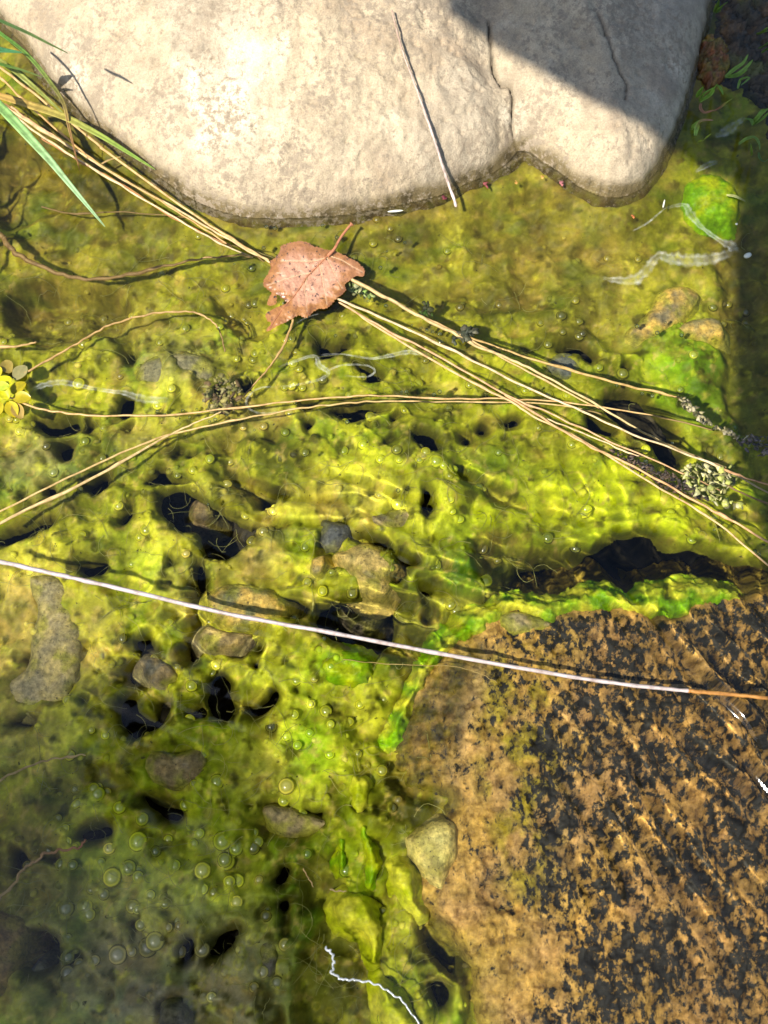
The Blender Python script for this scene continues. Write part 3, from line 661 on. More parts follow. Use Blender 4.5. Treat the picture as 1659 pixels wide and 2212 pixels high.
TAN, GREY, DGREY, BRN, PINK = (.76, .48, .10), (.55, .39, .12), (.11, .105, .08), (.26, .18, .07), (.44, .29, .18)
YG, OL = PAL['y'], PAL['o']
STONES = [
    (ZH([(500, 680), (620, 640), (820, 570), (1000, 640), (1090, 720), (1110, 800), (1060, 900), (1000, 1050), (900, 1090), (780, 1040), (680, 960), (600, 850), (540, 770)]), -.0095, .012, GREY, (.66, .46, .13), (.7, .5, .12), 'angular grey brown stone in the middle of the algae', .004),
    (ZH([(390, 380), (480, 380), (640, 400), (700, 470), (650, 570), (540, 655), (440, 655), (400, 600), (390, 480)]), -.0125, .008, DGREY, (.12, .12, .11), None, 'blackish slate chip above the angular grey stone', .002),
    (ZH([(320, 740), (440, 690), (450, 760), (420, 860), (350, 900), (310, 830)]), -.012, .006, TAN, (.34, .28, .12), YG, 'small upright yellowish chip beside the dark slate chip', .001),
    (Z5([(890, 180), (980, 130), (1150, 140), (1230, 200), (1240, 260), (1110, 325), (1000, 332), (920, 290), (888, 230)]), -.010, .012, TAN, (.26, .24, .09), YG, 'rounded tan stone half coated in algae under the white stalk', .001),
    (Z5([(848, 350), (900, 312), (1000, 338), (1092, 332), (1030, 410), (930, 432), (870, 412)]), -.0145, .010, GREY, BRN, (.36, .29, .17), 'grey wedge stone just below the white stalk', .002),
    (Z5([(120, 100), (250, 100), (300, 200), (345, 300), (350, 400), (320, 560), (240, 680), (100, 690), (30, 620), (20, 560), (120, 480), (130, 350), (160, 250)]), -.0145, .006, (.36, .29, .15), (.50, .39, .14), (.32, .27, .09), 'flat grey slab at the left below the white stalk', .001),
    (Z5([(595, 455), (690, 440), (760, 500), (772, 550), (720, 585), (655, 572), (615, 510)]), -.013, .010, BRN, DGREY, (.42, .33, .17), 'dark stone with a pale edge between three holes', .001),
    (Z5([(590, 920), (650, 850), (760, 860), (880, 840), (898, 940), (872, 1000), (780, 1030), (680, 1012), (600, 960)]), -.0155, .010, BRN, (.34, .25, .11), OL, 'layered brown stone sunk in the lower left algae', .003),
    (Z7([(1130, 170), (1200, 155), (1330, 190), (1425, 220), (1422, 270), (1300, 302), (1200, 292), (1150, 240)]), -.0185, .010, (.30, .22, .10), (.40, .30, .13), OL, 'flat brown stone at the tail of the yellow algae', .001),
    (ZY([(880, 470), (1000, 370), (1100, 340), (1220, 370), (1242, 480), (1222, 620), (1180, 700), (1130, 820), (1060, 812), (960, 700), (900, 600)]), -.007, .014, (.78, .63, .19), (.58, .43, .12), None, 'pale yellow crusted stone against the big brown rock', .001),
    (Z4([(1190, 60), (1290, 30), (1370, 80), (1330, 150), (1250, 220), (1170, 262), (1075, 262), (1060, 225), (1150, 140)]), -.011, .008, TAN, (.24, .19, .10), YG, 'tan stone showing through the algae at upper right', .001),
    (Z4([(1260, 220), (1330, 180), (1450, 180), (1472, 260), (1380, 272), (1290, 252)]), -.012, .007, (.32, .26, .11), TAN, YG, 'low yellowish stone right of the tan stone', .001),
    (Z4([(695, 370), (740, 330), (800, 322), (850, 360), (865, 430), (790, 450), (720, 420)]), -.014, .009, (.13, .14, .12), (.20, .19, .14), OL, 'smooth grey stone beside a hole under the stems', .001),
    (Z7([(695, 1030), (760, 1005), (815, 1040), (830, 1120), (760, 1160), (690, 1120)]), -.013, .012, (.10, .09, .06), (.17, .15, .08), None, 'round dark pebble at the bottom edge', .0005),
    (Z7([(140, 850), (200, 838), (214, 960), (160, 1106), (120, 1180), (-10, 1180), (30, 1080), (60, 970)]), -.022, .008, (.085, .085, .11), (.13, .125, .15), None, 'blue grey slate lying at the lower left corner', .001),
    (Z7([(-60, 640), (60, 640), (112, 690), (95, 860), (45, 950), (-60, 980)]), -.014, .010, (.30, .19, .06), (.20, .12, .04), None, 'ochre brown rock at the left edge above the slate', .001),
    (ZY([(-120, 1180), (0, 1150), (20, 1300), (-30, 1420), (-110, 1380)]), -.019, .008, (.18, .16, .12), (.14, .12, .08), OL, 'grey algae-dusted stone in the bottom shade', .001),
    (Z6([(500, 265), (560, 245), (640, 260), (720, 300), (700, 330), (620, 352), (540, 345), (505, 310)]), -.0105, .007, (.42, .33, .15), (.34, .25, .10), YG, 'tan pebble stuck under the green fringe', .0005),
    (Z3([(600, 380), (700, 330), (850, 330), (930, 380), (900, 450), (720, 480), (600, 450)]), -.0125, .006, (.25, .22, .12), (.30, .26, .13), OL, 'pale flat stone dusted with algae left of the clump', .0008),
    (Z3([(1640, 1080), (1560, 1100), (1590, 1040), (1660, 1010), (1800, 1010), (1840, 1060), (1760, 1100)]), -.0150, .006, (.34, .25, .10), (.26, .2, .1), YG, 'ochre stone crest lit above the slate chip', .001),
    (Z3([(860, 960), (930, 1010), (900, 1060), (840, 1060), (830, 1000)]), -.030, .012, (.22, .16, .08), BRN, None, 'tan stone down inside the big dark hole', .002),
    (Z5([(1420, 240), (1600, 220), (1660, 300), (1560, 370), (1450, 320)]), -.048, .012, (.06, .045, .025), (.09, .07, .04), None, 'dark brown stone deep in the wide hollow', .002),
]
for k, (P, zt, th, c1, c2, rim, lab, fac) in enumerate(STONES):
    dome_obj('stone', P, zt, th, lab, 'stone', M_STONE, stone_col(c1, c2, rim, 300 + k * 7), 'stones lying in the algae', facets=fac, seed=200 + 11 * k, rough=.0010)

# the big blotched rock at lower right
def ZR(L): return [(829.5 + x * .5, 1209.7 + y * .5) for x, y in L]
def area(X, Y, P, soft, warp=.003, seed=70): return ss(-soft, soft, sdf(X, Y, smooth_poly(pts(P, -.018)[:, :2], 3)) + warp * fbm(X, Y, 40, 4, seed))
FACET = ZR([(60, 700), (180, 560), (300, 430), (440, 380), (400, 560), (360, 700), (310, 850), (280, 950), (150, 960), (60, 950), (20, 850)])
def rock_col(X, Y, d, t):
    tan = np.array((.54, .345, .08)); pin = np.array((.46, .29, .105)); brn = np.array((.37, .215, .065)); yel = np.array((.34, .28, .02)); olv = np.array((.055, .05, .010)); pale = np.array((.50, .36, .17))
    mixf = lambda c, k, f: c + (np.array(k) - c) * np.clip(f, 0, 1)[..., None]
    c = tan + (pin - tan) * ss(-.2, .3, fbm(X, Y, 22, 4, 71))[..., None]
    right = ss(at(1150, 1700, -.02)[0], at(1480, 1700, -.02)[0], X + .02 * fbm(X, Y, 25, 3, 69)); c = mixf(c, brn, .75 * right)
    band = area(X, Y, ZR([(430, 420), (620, 380), (760, 560), (780, 900), (720, 1400), (560, 1480), (440, 1200), (400, 800)]), .010)
    c = mixf(c, yel, .9 * band * ss(-.2, .2, fbm(X, Y, 60, 4, 72)))
    fac = area(X, Y, FACET, .003); c = mixf(c, olv, fac * (.55 + .4 * ss(-.25, .25, fbm(X, Y, 90, 5, 75, .65)))); c = mixf(c, yel, .25 * fac * ss(.1, .4, fbm(X, Y, 150, 3, 76)))
    rid = np.exp(-(dist_line(X, Y, pts(ZR([(450, 400), (400, 560), (365, 700), (315, 860), (300, 960)]), -.018)[:, :2]) / .005) ** 2); c = mixf(c, pale, .4 * rid)
    sh = area(X, Y, ZR([(180, 1540), (260, 1560), (350, 1700), (360, 1850), (300, 1900), (220, 1750)]), .004); c = mixf(c, (.05, .06, .012), .8 * sh)  # shadow at the lower left edge painted into the rock colour
    sh2 = area(X, Y, ZR([(40, 940), (290, 970), (340, 1070), (240, 1110), (110, 1170), (0, 1120)]), .004); c = mixf(c, (.045, .042, .009), .85 * sh2)  # shadow below the facet painted into the rock colour
    ed = np.exp(-np.maximum(d, 0) / .005); c = mixf(c, PAL['o'], .55 * ed)
    c = mixf(c, (.30, .26, .03), .5 * area(X, Y, ZR([(100, 1500), (300, 1480), (420, 1700), (500, 2050), (200, 2050)]), .012) * ss(-.2, .3, fbm(X, Y, 55, 4, 80)))
    c = c * (1 + .5 * fbm(X, Y, 120, 5, 79, .65))[..., None]
    dark = np.clip(.26 + .55 * ss(at(1000, 1650, -.02)[0], at(1250, 1650, -.02)[0], X) + .85 * fbm(X, Y, 42, 3, 73), 0, 1.1)
    dark *= 1 - .75 * area(X, Y, ZR([(120, 1420), (400, 1420), (720, 1600), (760, 1800), (500, 1900), (300, 1750), (160, 1600)]), .012); dark *= ss(.003, .012, d) * (1 - .5 * fac)
    return c, {'dark': dark}
def rock_shape(X, Y, d):
    f = area(X, Y, FACET, .004, .001); q = pts(ZR([(400, 560), (315, 860)]), -.018)[:, :2]
    z = -.002 * f - .20 * f * np.clip(q[:, 0].mean() - X, 0, .03)
    z -= .005 * area(X, Y, ZR([(120, 960), (280, 970), (330, 1080), (230, 1130), (80, 1080)]), .004, .001)
    z -= .005 * area(X, Y, ZR([(400, 1430), (480, 1420), (590, 1490), (560, 1530), (450, 1490)]), .002, .001)
    z -= .010 * area(X, Y, ZR([(180, 1540), (260, 1560), (350, 1700), (360, 1850), (300, 1900), (220, 1750)]), .004, .001)
    return z + .0035 * fbm(X, Y, 28, 3, 68) - .0012 * np.abs(fbm(X, Y, 90, 3, 67))
dome_obj('submerged_rock', ROCK, -.0150, .014, 'big brown rock with black blotches under ripples at the lower right', 'rock', M_ROCK, rock_col, sp=.0010, rough=.0034, edge=.014, skirt=.035, seed=77, slope=(-.015, .01), tf=.5, shape=rock_shape)

# green algae fringe along the top of that rock, and other separate algae lobes
def slime_col(key1, key2, seed):
    a, b = np.array(PAL[key1]), np.array(PAL[key2])
    def f(X, Y, d, t):
        n = ss(-.3, .35, fbm(X, Y, 70, 3, seed)); return (a + (b - a) * n[..., None]) * 1.12 * (1 + .5 * fbm(X, Y, 150, 4, seed + 1))[..., None], {}
    return f
FR = Z6([(30, 790), (50, 720), (110, 600), (170, 480), (250, 395), (350, 290), (440, 230), (540, 195), (640, 205), (740, 205), (850, 190), (900, 160), (950, 150), (1010, 170), (1060, 205), (1110, 200), (1150, 165), (1200, 148),
         (1240, 190), (1300, 140), (1360, 122), (1440, 140), (1500, 165), (1560, 195), (1480, 210), (1400, 205), (1350, 220), (1310, 260), (1250, 255), (1200, 240), (1140, 255), (1080, 250), (1000, 240), (900, 240), (800, 250), (720, 300), (640, 285),
         (560, 250), (500, 290), (440, 320), (410, 350), (310, 395), (240, 455), (185, 535), (130, 625), (85, 705), (50, 770)])
dome_obj('algae_fringe', FR, -.0105, .008, 'bright green algae fringe along the upper edge of the brown rock', 'algae', M_SLIME, slime_col('g', 'y', 81), seed=82, rough=.0038, skirt=.010, edge=.007)
LOBES = [
    (ZY([(385, 960), (430, 880), (520, 850), (600, 880), (660, 960), (700, 1060), (690, 1180), (665, 1310), (640, 1240), (600, 1140), (520, 1090), (430, 1050)]), -.007, .010, 'y', 'l', 'curled yellow-green algae lobe above the pale strand'),
    (ZY([(780, 660), (850, 640), (920, 700), (940, 800), (930, 900), (970, 970), (900, 900), (800, 780)]), -.007, .008, 'y', 'l', 'smooth yellow algae lobe beside the pale crusted stone'),
    (ZY([(690, 1440), (740, 1470), (830, 1560), (900, 1640), (960, 1760), (740, 1780), (710, 1600)]), -.007, .010, 'l', 'y', 'yellow-green algae ribbon running off the bottom edge'),
    (ZY([(500, 60), (560, 40), (640, 100), (620, 250), (560, 350), (530, 360), (500, 250)]), -.0095, .008, 'l', 'y', 'yellowish algae ridge at the head of the green channel'),
    (ZY([(550, 370), (600, 380), (640, 480), (690, 640), (660, 780), (620, 800), (610, 600), (570, 470)]), -.010, .008, 'l', 'g', 'narrow algae strip in the green channel'),
    (ZY([(400, 420), (440, 390), (470, 480), (460, 600), (440, 680), (420, 560)]), -.012, .008, 'g', 'l', 'short bright algae tongue left of the channel'),
    ([(1478, 410), (1500, 380), (1545, 372), (1585, 395), (1600, 430), (1590, 470), (1545, 482), (1505, 465)], -.004, .012, 'g', 'l', 'vivid green algae ball near the right shore'),
    (Z5([(1360, 480), (1400, 430), (1500, 420), (1590, 450), (1600, 540), (1500, 570), (1400, 540)]), -.0065, .008, 'g', 'l', 'bright green algae cushion just under the white stalk'),
]
for k, (P, zt, th, a, b, lab) in enumerate(LOBES):
    dome_obj('algae_lobe', P, zt, th, lab, 'algae', M_SLIME, slime_col(a, b, 90 + k), 'loose algae lobes', seed=400 + k * 13, rough=.0021, skirt=.006)
# muddy shore right of the boulder
SH = [(1535, 0), (1560, -60), (1700, -120), (1900, -100), (1900, 420), (1740, 400), (1668, 320), (1640, 250), (1600, 200), (1560, 190), (1540, 120)]
def shore_col(X, Y, d, t):
    n = fbm(X, Y, 60, 4, 95); a = np.array((.04, .03, .016)); b = np.array((.13, .075, .03))
    c = a + (b - a) * ss(-.2, .4, n)[..., None]; g = ss(.1, .5, fbm(X, Y, 40, 3, 96)); c = c + (np.array((.10, .12, .02)) - c) * (.7 * g)[..., None]
    return c, {}
M_SHORE = mat_vcol('wet_shore_mud', .25, 450, .5, .9, .0016, .5)
shore = dome_obj('mud_bank', SH, .004, .016, 'dark wet mud bank with sprouts right of the boulder', None, M_SHORE, shore_col, sp=.0011, rough=.006, edge=.02, kind='structure', seed=97)
RED = [(1508, 100), (1525, 82), (1550, 80), (1575, 105), (1580, 140), (1560, 170), (1530, 180), (1512, 160)]
dome_obj('red_moss_tuft', RED, .0065, .010, 'glistening reddish brown moss tuft beside the boulder', 'moss', M_SHORE, stone_col((.22, .07, .02), (.16, .12, .025), None, 98), seed=99, rough=.0055, sp=.0006)

# ------------------------------------------------------------------ tubes, stems, blades
def frames(C):
    T = np.gradient(C, axis=0); T /= np.linalg.norm(T, axis=1, keepdims=True) + 1e-12
    up = np.array([0, 0, 1.]); A = np.cross(T, up); A /= np.linalg.norm(A, axis=1, keepdims=True) + 1e-9
    return T, A, np.cross(A, T)

def tube_arrays(C, R, n=7):
    T, A, B = frames(C); m = len(C)
    th = np.linspace(0, 2 * np.pi, n, endpoint=False)
    V = C[:, None] + R[:, None, None] * (np.cos(th)[None, :, None] * A[:, None] + np.sin(th)[None, :, None] * B[:, None])
    i = np.arange(m * n).reshape(m, n); j = np.roll(i, -1, 1)
    F = np.stack([i[:-1], j[:-1], j[1:], i[1:]], -1).reshape(-1, 4)
    L = np.concatenate([[0], np.cumsum(np.linalg.norm(np.diff(C, axis=0), axis=1))])
    return V.reshape(-1, 3), F, np.repeat(L, n), np.tile(th / 6.283, m)

def curve3(L, z, n=10, jit=0.0, seed=0):
    a = np.array(L, float); z = np.broadcast_to(np.asarray(z, float), (len(a),))
    q = smooth_poly(np.column_stack([a, z * 1e4]), n, False)
    C = at(q[:, 0], q[:, 1], q[:, 2] / 1e4)
    if jit:
        s = np.arange(len(C)) * .23
        C = C + jit * np.stack([noise(s, s * 0 + 3.3, seed), noise(s, s * 0 + 7.7, seed + 1), .5 * noise(s, s * 0 + 1.1, seed + 2)], -1)
    return C

def stem(L, z, r, label, name='dry_straw', cat='grass stem', group='dry grass stems', tint=(1, 1, 1), tint2=None, jit=.0006, mat_=None, seed=0, knots=True):
    C = curve3(L, z, 14, jit, seed); m = len(C); t = np.linspace(0, 1, m)
    r0, r1 = (r if isinstance(r, tuple) else (r, r * .8)); r0 *= .78; r1 *= .72
    R = (r0 + (r1 - r0) * t) * (1 + .22 * noise(t * 40, t * 0 + seed, seed + 5))
    if knots:
        for kx in np.random.default_rng(seed).uniform(.1, .9, 2): R *= 1 + .45 * np.exp(-((t - kx) * m / 2.2) ** 2)
    R[0] *= .6; R[-1] *= .35
    V, F, u, v = tube_arrays(C, R)
    c = np.array(tint)[None] + (np.array(tint2 if tint2 else tint) - np.array(tint))[None] * ss(0, 1, t)[:, None]
    c = np.repeat(c, 7, 0)
    loc = C[m // 2]
    me = localise(raw_mesh(name, V, F, True, c, {'u': u, 'v': v}), loc)
    o = obj(name, me, mat_ or M_STRAW, label=label, cat=cat, group=group); o.location = loc
    return o

OR, PK, OLV, PALE, BRN_T = (1.0, .78, .5), (1.0, .78, .66), (.62, .62, .32), (1.15, 1.12, 1.1), (.6, .47, .34)
f0 = .0012
stem([(-60, 185), (0, 226), (84, 290), (168, 344), (280, 412), (398, 482), (470, 522), (545, 556)], [.012, .010, .006, .003, .002, .001, .0005, -.001], (.0011, .0006), 'lowest pale dry stem running from the left edge to the leaf', tint=PALE, seed=1)
stem([(-60, 175), (20, 234), (60, 262), (158, 321), (240, 372), (398, 462), (500, 521), (584, 568)], [.013, .011, .009, .005, .004, .003, .002, .0015], (.0012, .0008), 'pale stem in the middle of the bundle reaching the leaf', tint=(1.1, 1.0, .9), seed=2)
stem([(-50, 125), (0, 167), (48, 213), (154, 307), (216, 355), (330, 424), (420, 480), (490, 527)], [.016, .014, .012, .007, .006, .004, .003, .001], (.0009, .0006), 'orange dry stem crossing the bundle from the upper left', tint=OR, seed=3)
stem([(-40, 118), (0, 146), (84, 210), (204, 306), (240, 334), (398, 449), (500, 516), (580, 563)], [.018, .016, .013, .008, .007, .005, .003, .002], (.0010, .0010), 'topmost tan stem with a cut end beside the leaf', tint=(1.05, .86, .6), seed=4)
stem([(90, 300), (170, 348), (260, 396), (360, 462), (440, 505), (500, 533)], [.004, .003, .002, .001, .0005, -.001], .0006, 'thin reddish stem tucked inside the bundle', tint=(.75, .45, .28), seed=5)
stem([(420, 500), (480, 523), (540, 540), (590, 556)], [-.002, -.001, -.001, -.001], .0005, 'fine olive stem half sunk left of the leaf', tint=OLV, seed=6)
stem([(24, 230), (60, 258), (100, 283), (134, 302)], [.012, .010, .008, .006], (.0012, .0003), 'short pinkish dry stem tip over the bundle', tint=PK, seed=7)
stem([(755, 600), (829, 640), (905, 682), (985, 722), (1030, 747), (1105, 778), (1180, 814), (1320, 893), (1410, 944), (1500, 985), (1570, 1010)], [0, .001, .001, .001, .001, .001, .0005, 0, -.001, -.002, -.003], (.0015, .0006), 'thickest pale stem leaving the leaf toward the right', tint=(.95, .9, .68), seed=8)
stem([(770, 606), (850, 652), (920, 688), (1000, 726), (1100, 782), (1200, 834), (1300, 886)], [-.001, -.0005, .0005, .0005, 0, 0, -.001], (.0011, .0006), 'split tan stem lying against the thickest stem', tint=(1, .85, .6), seed=9)
stem([(730, 645), (829, 688), (980, 758), (1130, 833), (1245, 883), (1380, 943), (1530, 999), (1680, 1075)], [.001, .0015, .0015, .001, .001, .001, 0, -.001], (.0010, .0007), 'upper straight stem of the pair from under the leaf', tint=PALE, seed=10)
stem([(732, 652), (829, 709), (930, 761), (1100, 856), (1180, 889), (1295, 943), (1455, 1013), (1560, 1060)], [.001, .001, .001, .002, .001, .001, 0, -.002], (.0009, .0006), 'pinkish tan stem that crosses the long curved stems', tint=PK, seed=11)
stem([(755, 666), (829, 716), (995, 813), (1100, 865), (1150, 898), (1280, 964), (1430, 1058), (1540, 1123), (1680, 1240)], [.0005, .001, .001, .0025, .0015, .001, .001, .001, 0], (.0009, .0007), 'lowest tan stem reaching the right edge', tint=(1.05, .88, .68), seed=12)
stem([(1090, 852), (1190, 915), (1280, 966), (1380, 1014), (1505, 1084), (1580, 1124), (1680, 1185)], [.002, .002, .0015, .0015, .001, .001, .001], (.0009, .0009), 'reddish tan stem ending at the right edge above the lowest', tint=(1, .76, .58), seed=13)
stem([(985, 717), (1095, 758), (1230, 798), (1355, 833), (1440, 852), (1470, 860)], [0, 0, 0, 0, 0, -.001], (.0010, .0009), 'olive tan stem branching off above the others', tint=(.85, .72, .40), seed=14)
stem([(1180, 905), (1260, 935), (1340, 970), (1390, 988)], [.0005, .0005, 0, -.001], .0006, 'short pale splinter under the crossing stems', tint=PALE, seed=15)
stem([(1500, 985), (1560, 1012), (1610, 1032), (1690, 1055)], [-.001, 0, 0, 0], .0008, 'brown stem end at the right edge by the slime clump', tint=(.85, .6, .45), seed=16)
stem([(1560, 1040), (1600, 1065), (1690, 1100)], [-.002, -.001, -.001], .0008, 'dark brown stem end below the slime clump', tint=BRN_T, seed=17)
stem([(10, 854), (75, 880), (140, 892), (200, 897), (325, 898), (450, 888), (600, 870), (750, 856), (829, 855), (980, 861), (1110, 862), (1245, 872), (1380, 892), (1540, 929)], [.001, .0005, .0005, .0005, .0005, .0005, .0005, .0005, .0005, .0005, .0005, 0, 0, -.002], (.0008, .0006), 'long curved stem bowing from the yellow plant to the right', tint=(1, .84, .58), group='curved floating stems', seed=18)
stem([(-30, 1120), (0, 1106), (150, 1031), (300, 962), (400, 931), (520, 905), (650, 882), (740, 872), (829, 867), (990, 869), (1190, 873), (1300, 895)], [0, 0, .0005, .0005, .0005, .0005, .0005, 0, 0, 0, 0, -.002], (.0008, .0006), 'curved stem rising from the left edge to join the long one', tint=(.95, .86, .58), group='curved floating stems', seed=19)
stem([(-30, 1146), (0, 1130), (200, 1033), (350, 948), (420, 915), (478, 889)], [.001, .001, .001, .001, .0008, .0005], (.0013, .0005), 'straight pale stem rising from the left edge', tint=(1.08, 1.02, .8), group='curved floating stems', seed=20)
stem([(52, 808), (100, 780), (150, 752), (200, 722), (250, 698), (325, 678), (385, 674), (425, 676), (455, 692), (474, 715), (487, 760)], [.0005] * 8 + [0, -.001, -.003], (.0009, .0006), 'hooked brown stem arching above the slime clump', tint=(.8, .66, .42), group='curved floating stems', seed=21)
stem([(634, 690), (620, 732), (590, 782), (560, 818), (525, 857)], [.0005, .0003, .0003, 0, -.001], (.0010, .0006), 'short brown stem hanging from the leaf tip', tint=(.75, .62, .38), group='curved floating stems', seed=22)
stem([(-10, 495), (15, 525), (50, 556), (125, 590), (210, 603), (300, 590), (400, 566), (500, 551), (572, 562)], [-.003, -.003, -.003, -.003, -.002, -.002, -.0015, -.001, -.001], (.0024, .0006), 'broad sunken brown ribbon curving below the bundle', name='sunken_ribbon', cat='ribbon', group=None, tint=(.62, .50, .30), jit=.0016, seed=23)
stem([(90, 448), (160, 462), (260, 458), (400, 470)], [-.003, -.003, -.004, -.004], .0007, 'faint sunken stem below the green blade', tint=(.6, .5, .3), group='sunken stems', seed=24)
stem([(-10, 751), (45, 747), (80, 739)], [.001, .0008, .0006], (.0010, .0007), 'short broken stem at the left edge above the plant', tint=(.9, .76, .5), seed=25)
stem([(-40, 1204), (0, 1213), (120, 1240), (250, 1269), (500, 1327), (750, 1373), (1000, 1421), (1250, 1464), (1400, 1484), (1490, 1492)], [.012, .012, .011, .010, .009, .007, .005, .003, .002, .001], (.0016, .0014), 'long straight white stalk crossing the whole lower picture', name='white_stalk', cat='stalk', group=None, tint=(1.0, .98, 1.02), tint2=(.98, .95, .95), jit=.0002, seed=26, mat_=M_WHITE, knots=False)
stem([(1484, 1491.5), (1530, 1496), (1580, 1500), (1640, 1506), (1720, 1514)], [.0011, .0009, .0008, .0007, .0007], (.0015, .0014), 'brown wet end of the white stalk lying in the water at the right edge', name='wet_stalk', cat='stalk', group=None, tint=(.7, .42, .16), jit=.0003, seed=36, knots=False)
TW = [(846, 20), (856, 62), (870, 112), (888, 160), (906, 210), (924, 262), (941, 312), (956, 358), (970, 400), (986, 447)]
stem(TW, [float(on_boulder(*q)[2]) + (.0035 if k < 8 else .006) for k, q in enumerate(TW)], (.0006, .0013), 'pale thin stalk leaning down the front of the boulder', name='hanging_stalk', cat='stalk', group=None, tint=(.95, .78, .62), tint2=(1.3, 1.2, 1.15), jit=.0003, seed=27, knots=False, mat_=M_WHITE)
stem([(-10, 1688), (60, 1656), (130, 1636), (185, 1631)], [-.004, -.004, -.005, -.006], (.0008, .0005), 'pale rootlet at the left edge under the grey slab', name='rootlet', cat='rootlet', group='sunken pale rootlets', tint=(1, .92, .66), seed=28, jit=.0012)
stem([(-10, 1952), (20, 1920), (50, 1880), (80, 1858), (110, 1840), (145, 1834), (170, 1831), (182, 1815)], [-.004, -.004, -.004, -.005, -.005, -.005, -.006, -.007], (.0009, .0008), 'wavy rootlet with a reddish tip in the shaded corner', name='rootlet', cat='rootlet', group='sunken pale rootlets', tint=(1, .9, .66), tint2=(.75, .4, .28), seed=29, jit=.0012)
stem([(740, 1425), (870, 1435), (980, 1440), (1040, 1455), (1075, 1475)], [-.005, -.006, -.006, -.006, -.006], .0003, 'hair-thin pale thread across the brown rock edge', name='rootlet', cat='rootlet', group='sunken pale rootlets', tint=(.9, .85, .5), seed=30, jit=.001, knots=False)
stem([(655, 1876), (667, 1895), (676, 1915)], [-.006] * 3, .0004, 'tiny pale root scrap left of the channel', name='rootlet', cat='rootlet', group='sunken pale rootlets', tint=(1, .85, .7), seed=31)
stem([(712, 1921), (730, 1924), (748, 1926)], [-.004] * 3, .0005, 'tiny whitish scrap above the yellow lobe', name='rootlet', cat='rootlet', group='sunken pale rootlets', tint=(1, .95, .85), seed=32)

def ribbon_arrays(C, W, fold=.35, twist=0):
    T, A, B = frames(C); m = len(C)
    tw = np.linspace(0, twist, m)[:, None]
    A2 = A * np.cos(tw) + B * np.sin(tw); B2 = B * np.cos(tw) - A * np.sin(tw)
    xs = np.array([-1, -.5, 0, .5, 1.])
    V = C[:, None] + W[:, None, None] * (xs[None, :, None] * A2[:, None] + fold * np.abs(xs)[None, :, None] * B2[:, None])
    th_ = .00018
    V2 = V - B2[:, None] * th_
    V = np.concatenate([V, V2[:, ::-1]], 1); n = 10
    i = np.arange(m * n).reshape(m, n); j = np.roll(i, -1, 1)
    F = np.stack([i[:-1], j[:-1], j[1:], i[1:]], -1).reshape(-1, 4)
    L = np.concatenate([[0], np.cumsum(np.linalg.norm(np.diff(C, axis=0), axis=1))])
    return V.reshape(-1, 3), F, np.repeat(L, n), np.tile(np.concatenate([xs, xs[::-1]]) * .5 + .5, m)

def blade_mesh(name, L, z, w, c1, c2, fold=.35, twist=0, tip=.55, base=.6):
    C = curve3(L, z, 12); m = len(C); t = np.linspace(0, 1, m)
    W = w * (base + (1 - base) * ss(0, .3, t)) * np.clip((1 - t) / tip, 0, 1) ** .7 + .00008
    V, F, u, v = ribbon_arrays(C, W, fold, twist)
    rib = 1 + .18 * np.abs(v - .5) * 2 - .25 * np.exp(-((v - .5) / .08) ** 2)
    c = np.array(c1)[None] + (np.array(c2) - np.array(c1))[None] * ss(.1, .9, np.repeat(t, 10))[:, None]
    return raw_mesh(name, V, F, True, c * rib[:, None], {'u': u, 'v': v}), C
def blade(L, z, w, c1, c2, label, **kw):
    me, C = blade_mesh('green_reed', L, z, w, c1, c2, **kw); loc = C[len(C) // 2]
    o = obj('green_reed', localise(me, loc), M_BLADE, label=label, cat='grass blade', group='grass blades at the left'); o.location = loc
G1, G2, OG, YO, BRW = (.20, .40, .13), (.24, .42, .19), (.32, .34, .07), (.58, .36, .10), (.48, .29, .12)
blade([(-60, 165), (-20, 210), (30, 262), (72, 308), (110, 350), (144, 391), (190, 446), (227, 490)], [.060, .052, .042, .034, .027, .020, .010, .001], .0030, (.30, .52, .16), (.42, .62, .33), 'broad pale green blade pointing down to the water', tip=.75)
blade([(-50, 202), (0, 209), (72, 231), (144, 256), (216, 293), (280, 332), (335, 366)], [.040, .036, .030, .024, .018, .011, .005], .0026, YO, (.26, .40, .07), 'blade turning from orange to green against the boulder', tip=.6)
blade([(-40, 45), (0, 72), (60, 120), (108, 178), (137, 224), (149, 276), (160, 322), (173, 370)], [.062, .058, .048, .038, .030, .022, .015, .008], .0013, (.16, .36, .06), (.50, .26, .10), 'narrow bent blade green above and brown at its tip', twist=.8)
blade([(-50, 100), (0, 132), (40, 160), (72, 187), (105, 216), (142, 250)], [.045, .04, .034, .03, .024, .018], .0016, OG, (.36, .40, .10), 'olive blade lying along the edge of the boulder')
blade([(-60, 110), (-20, 108), (10, 110), (48, 114)], [.060, .058, .056, .052], .0024, (.06, .22, .09), (.10, .30, .12), 'short dark green blade tip at the left edge')
blade([(-60, 15), (0, 45), (60, 72), (110, 97), (147, 115)], [.110, .100, .090, .082, .075], .0011, (.16, .30, .08), (.24, .32, .10), 'thin blurred blade crossing the upper left boulder face')
blade([(-40, 128), (0, 139), (45, 151), (93, 167)], [.05, .046, .04, .032], .0010, (.12, .30, .05), (.25, .34, .08), 'little green blade between the stems and boulder')
blade([(10, 225), (40, 244), (60, 252), (66, 268)], [.014, .010, .007, .004], .0010, (.42, .24, .10), (.36, .2, .09), 'curled brown dead blade under the orange one', twist=1.2)
blade([(215, 357), (235, 346), (262, 338)], [.004, .006, .008], .0005, (.4, .26, .09), (.4, .26, .09), 'tiny brown fleck crossing the bundle')

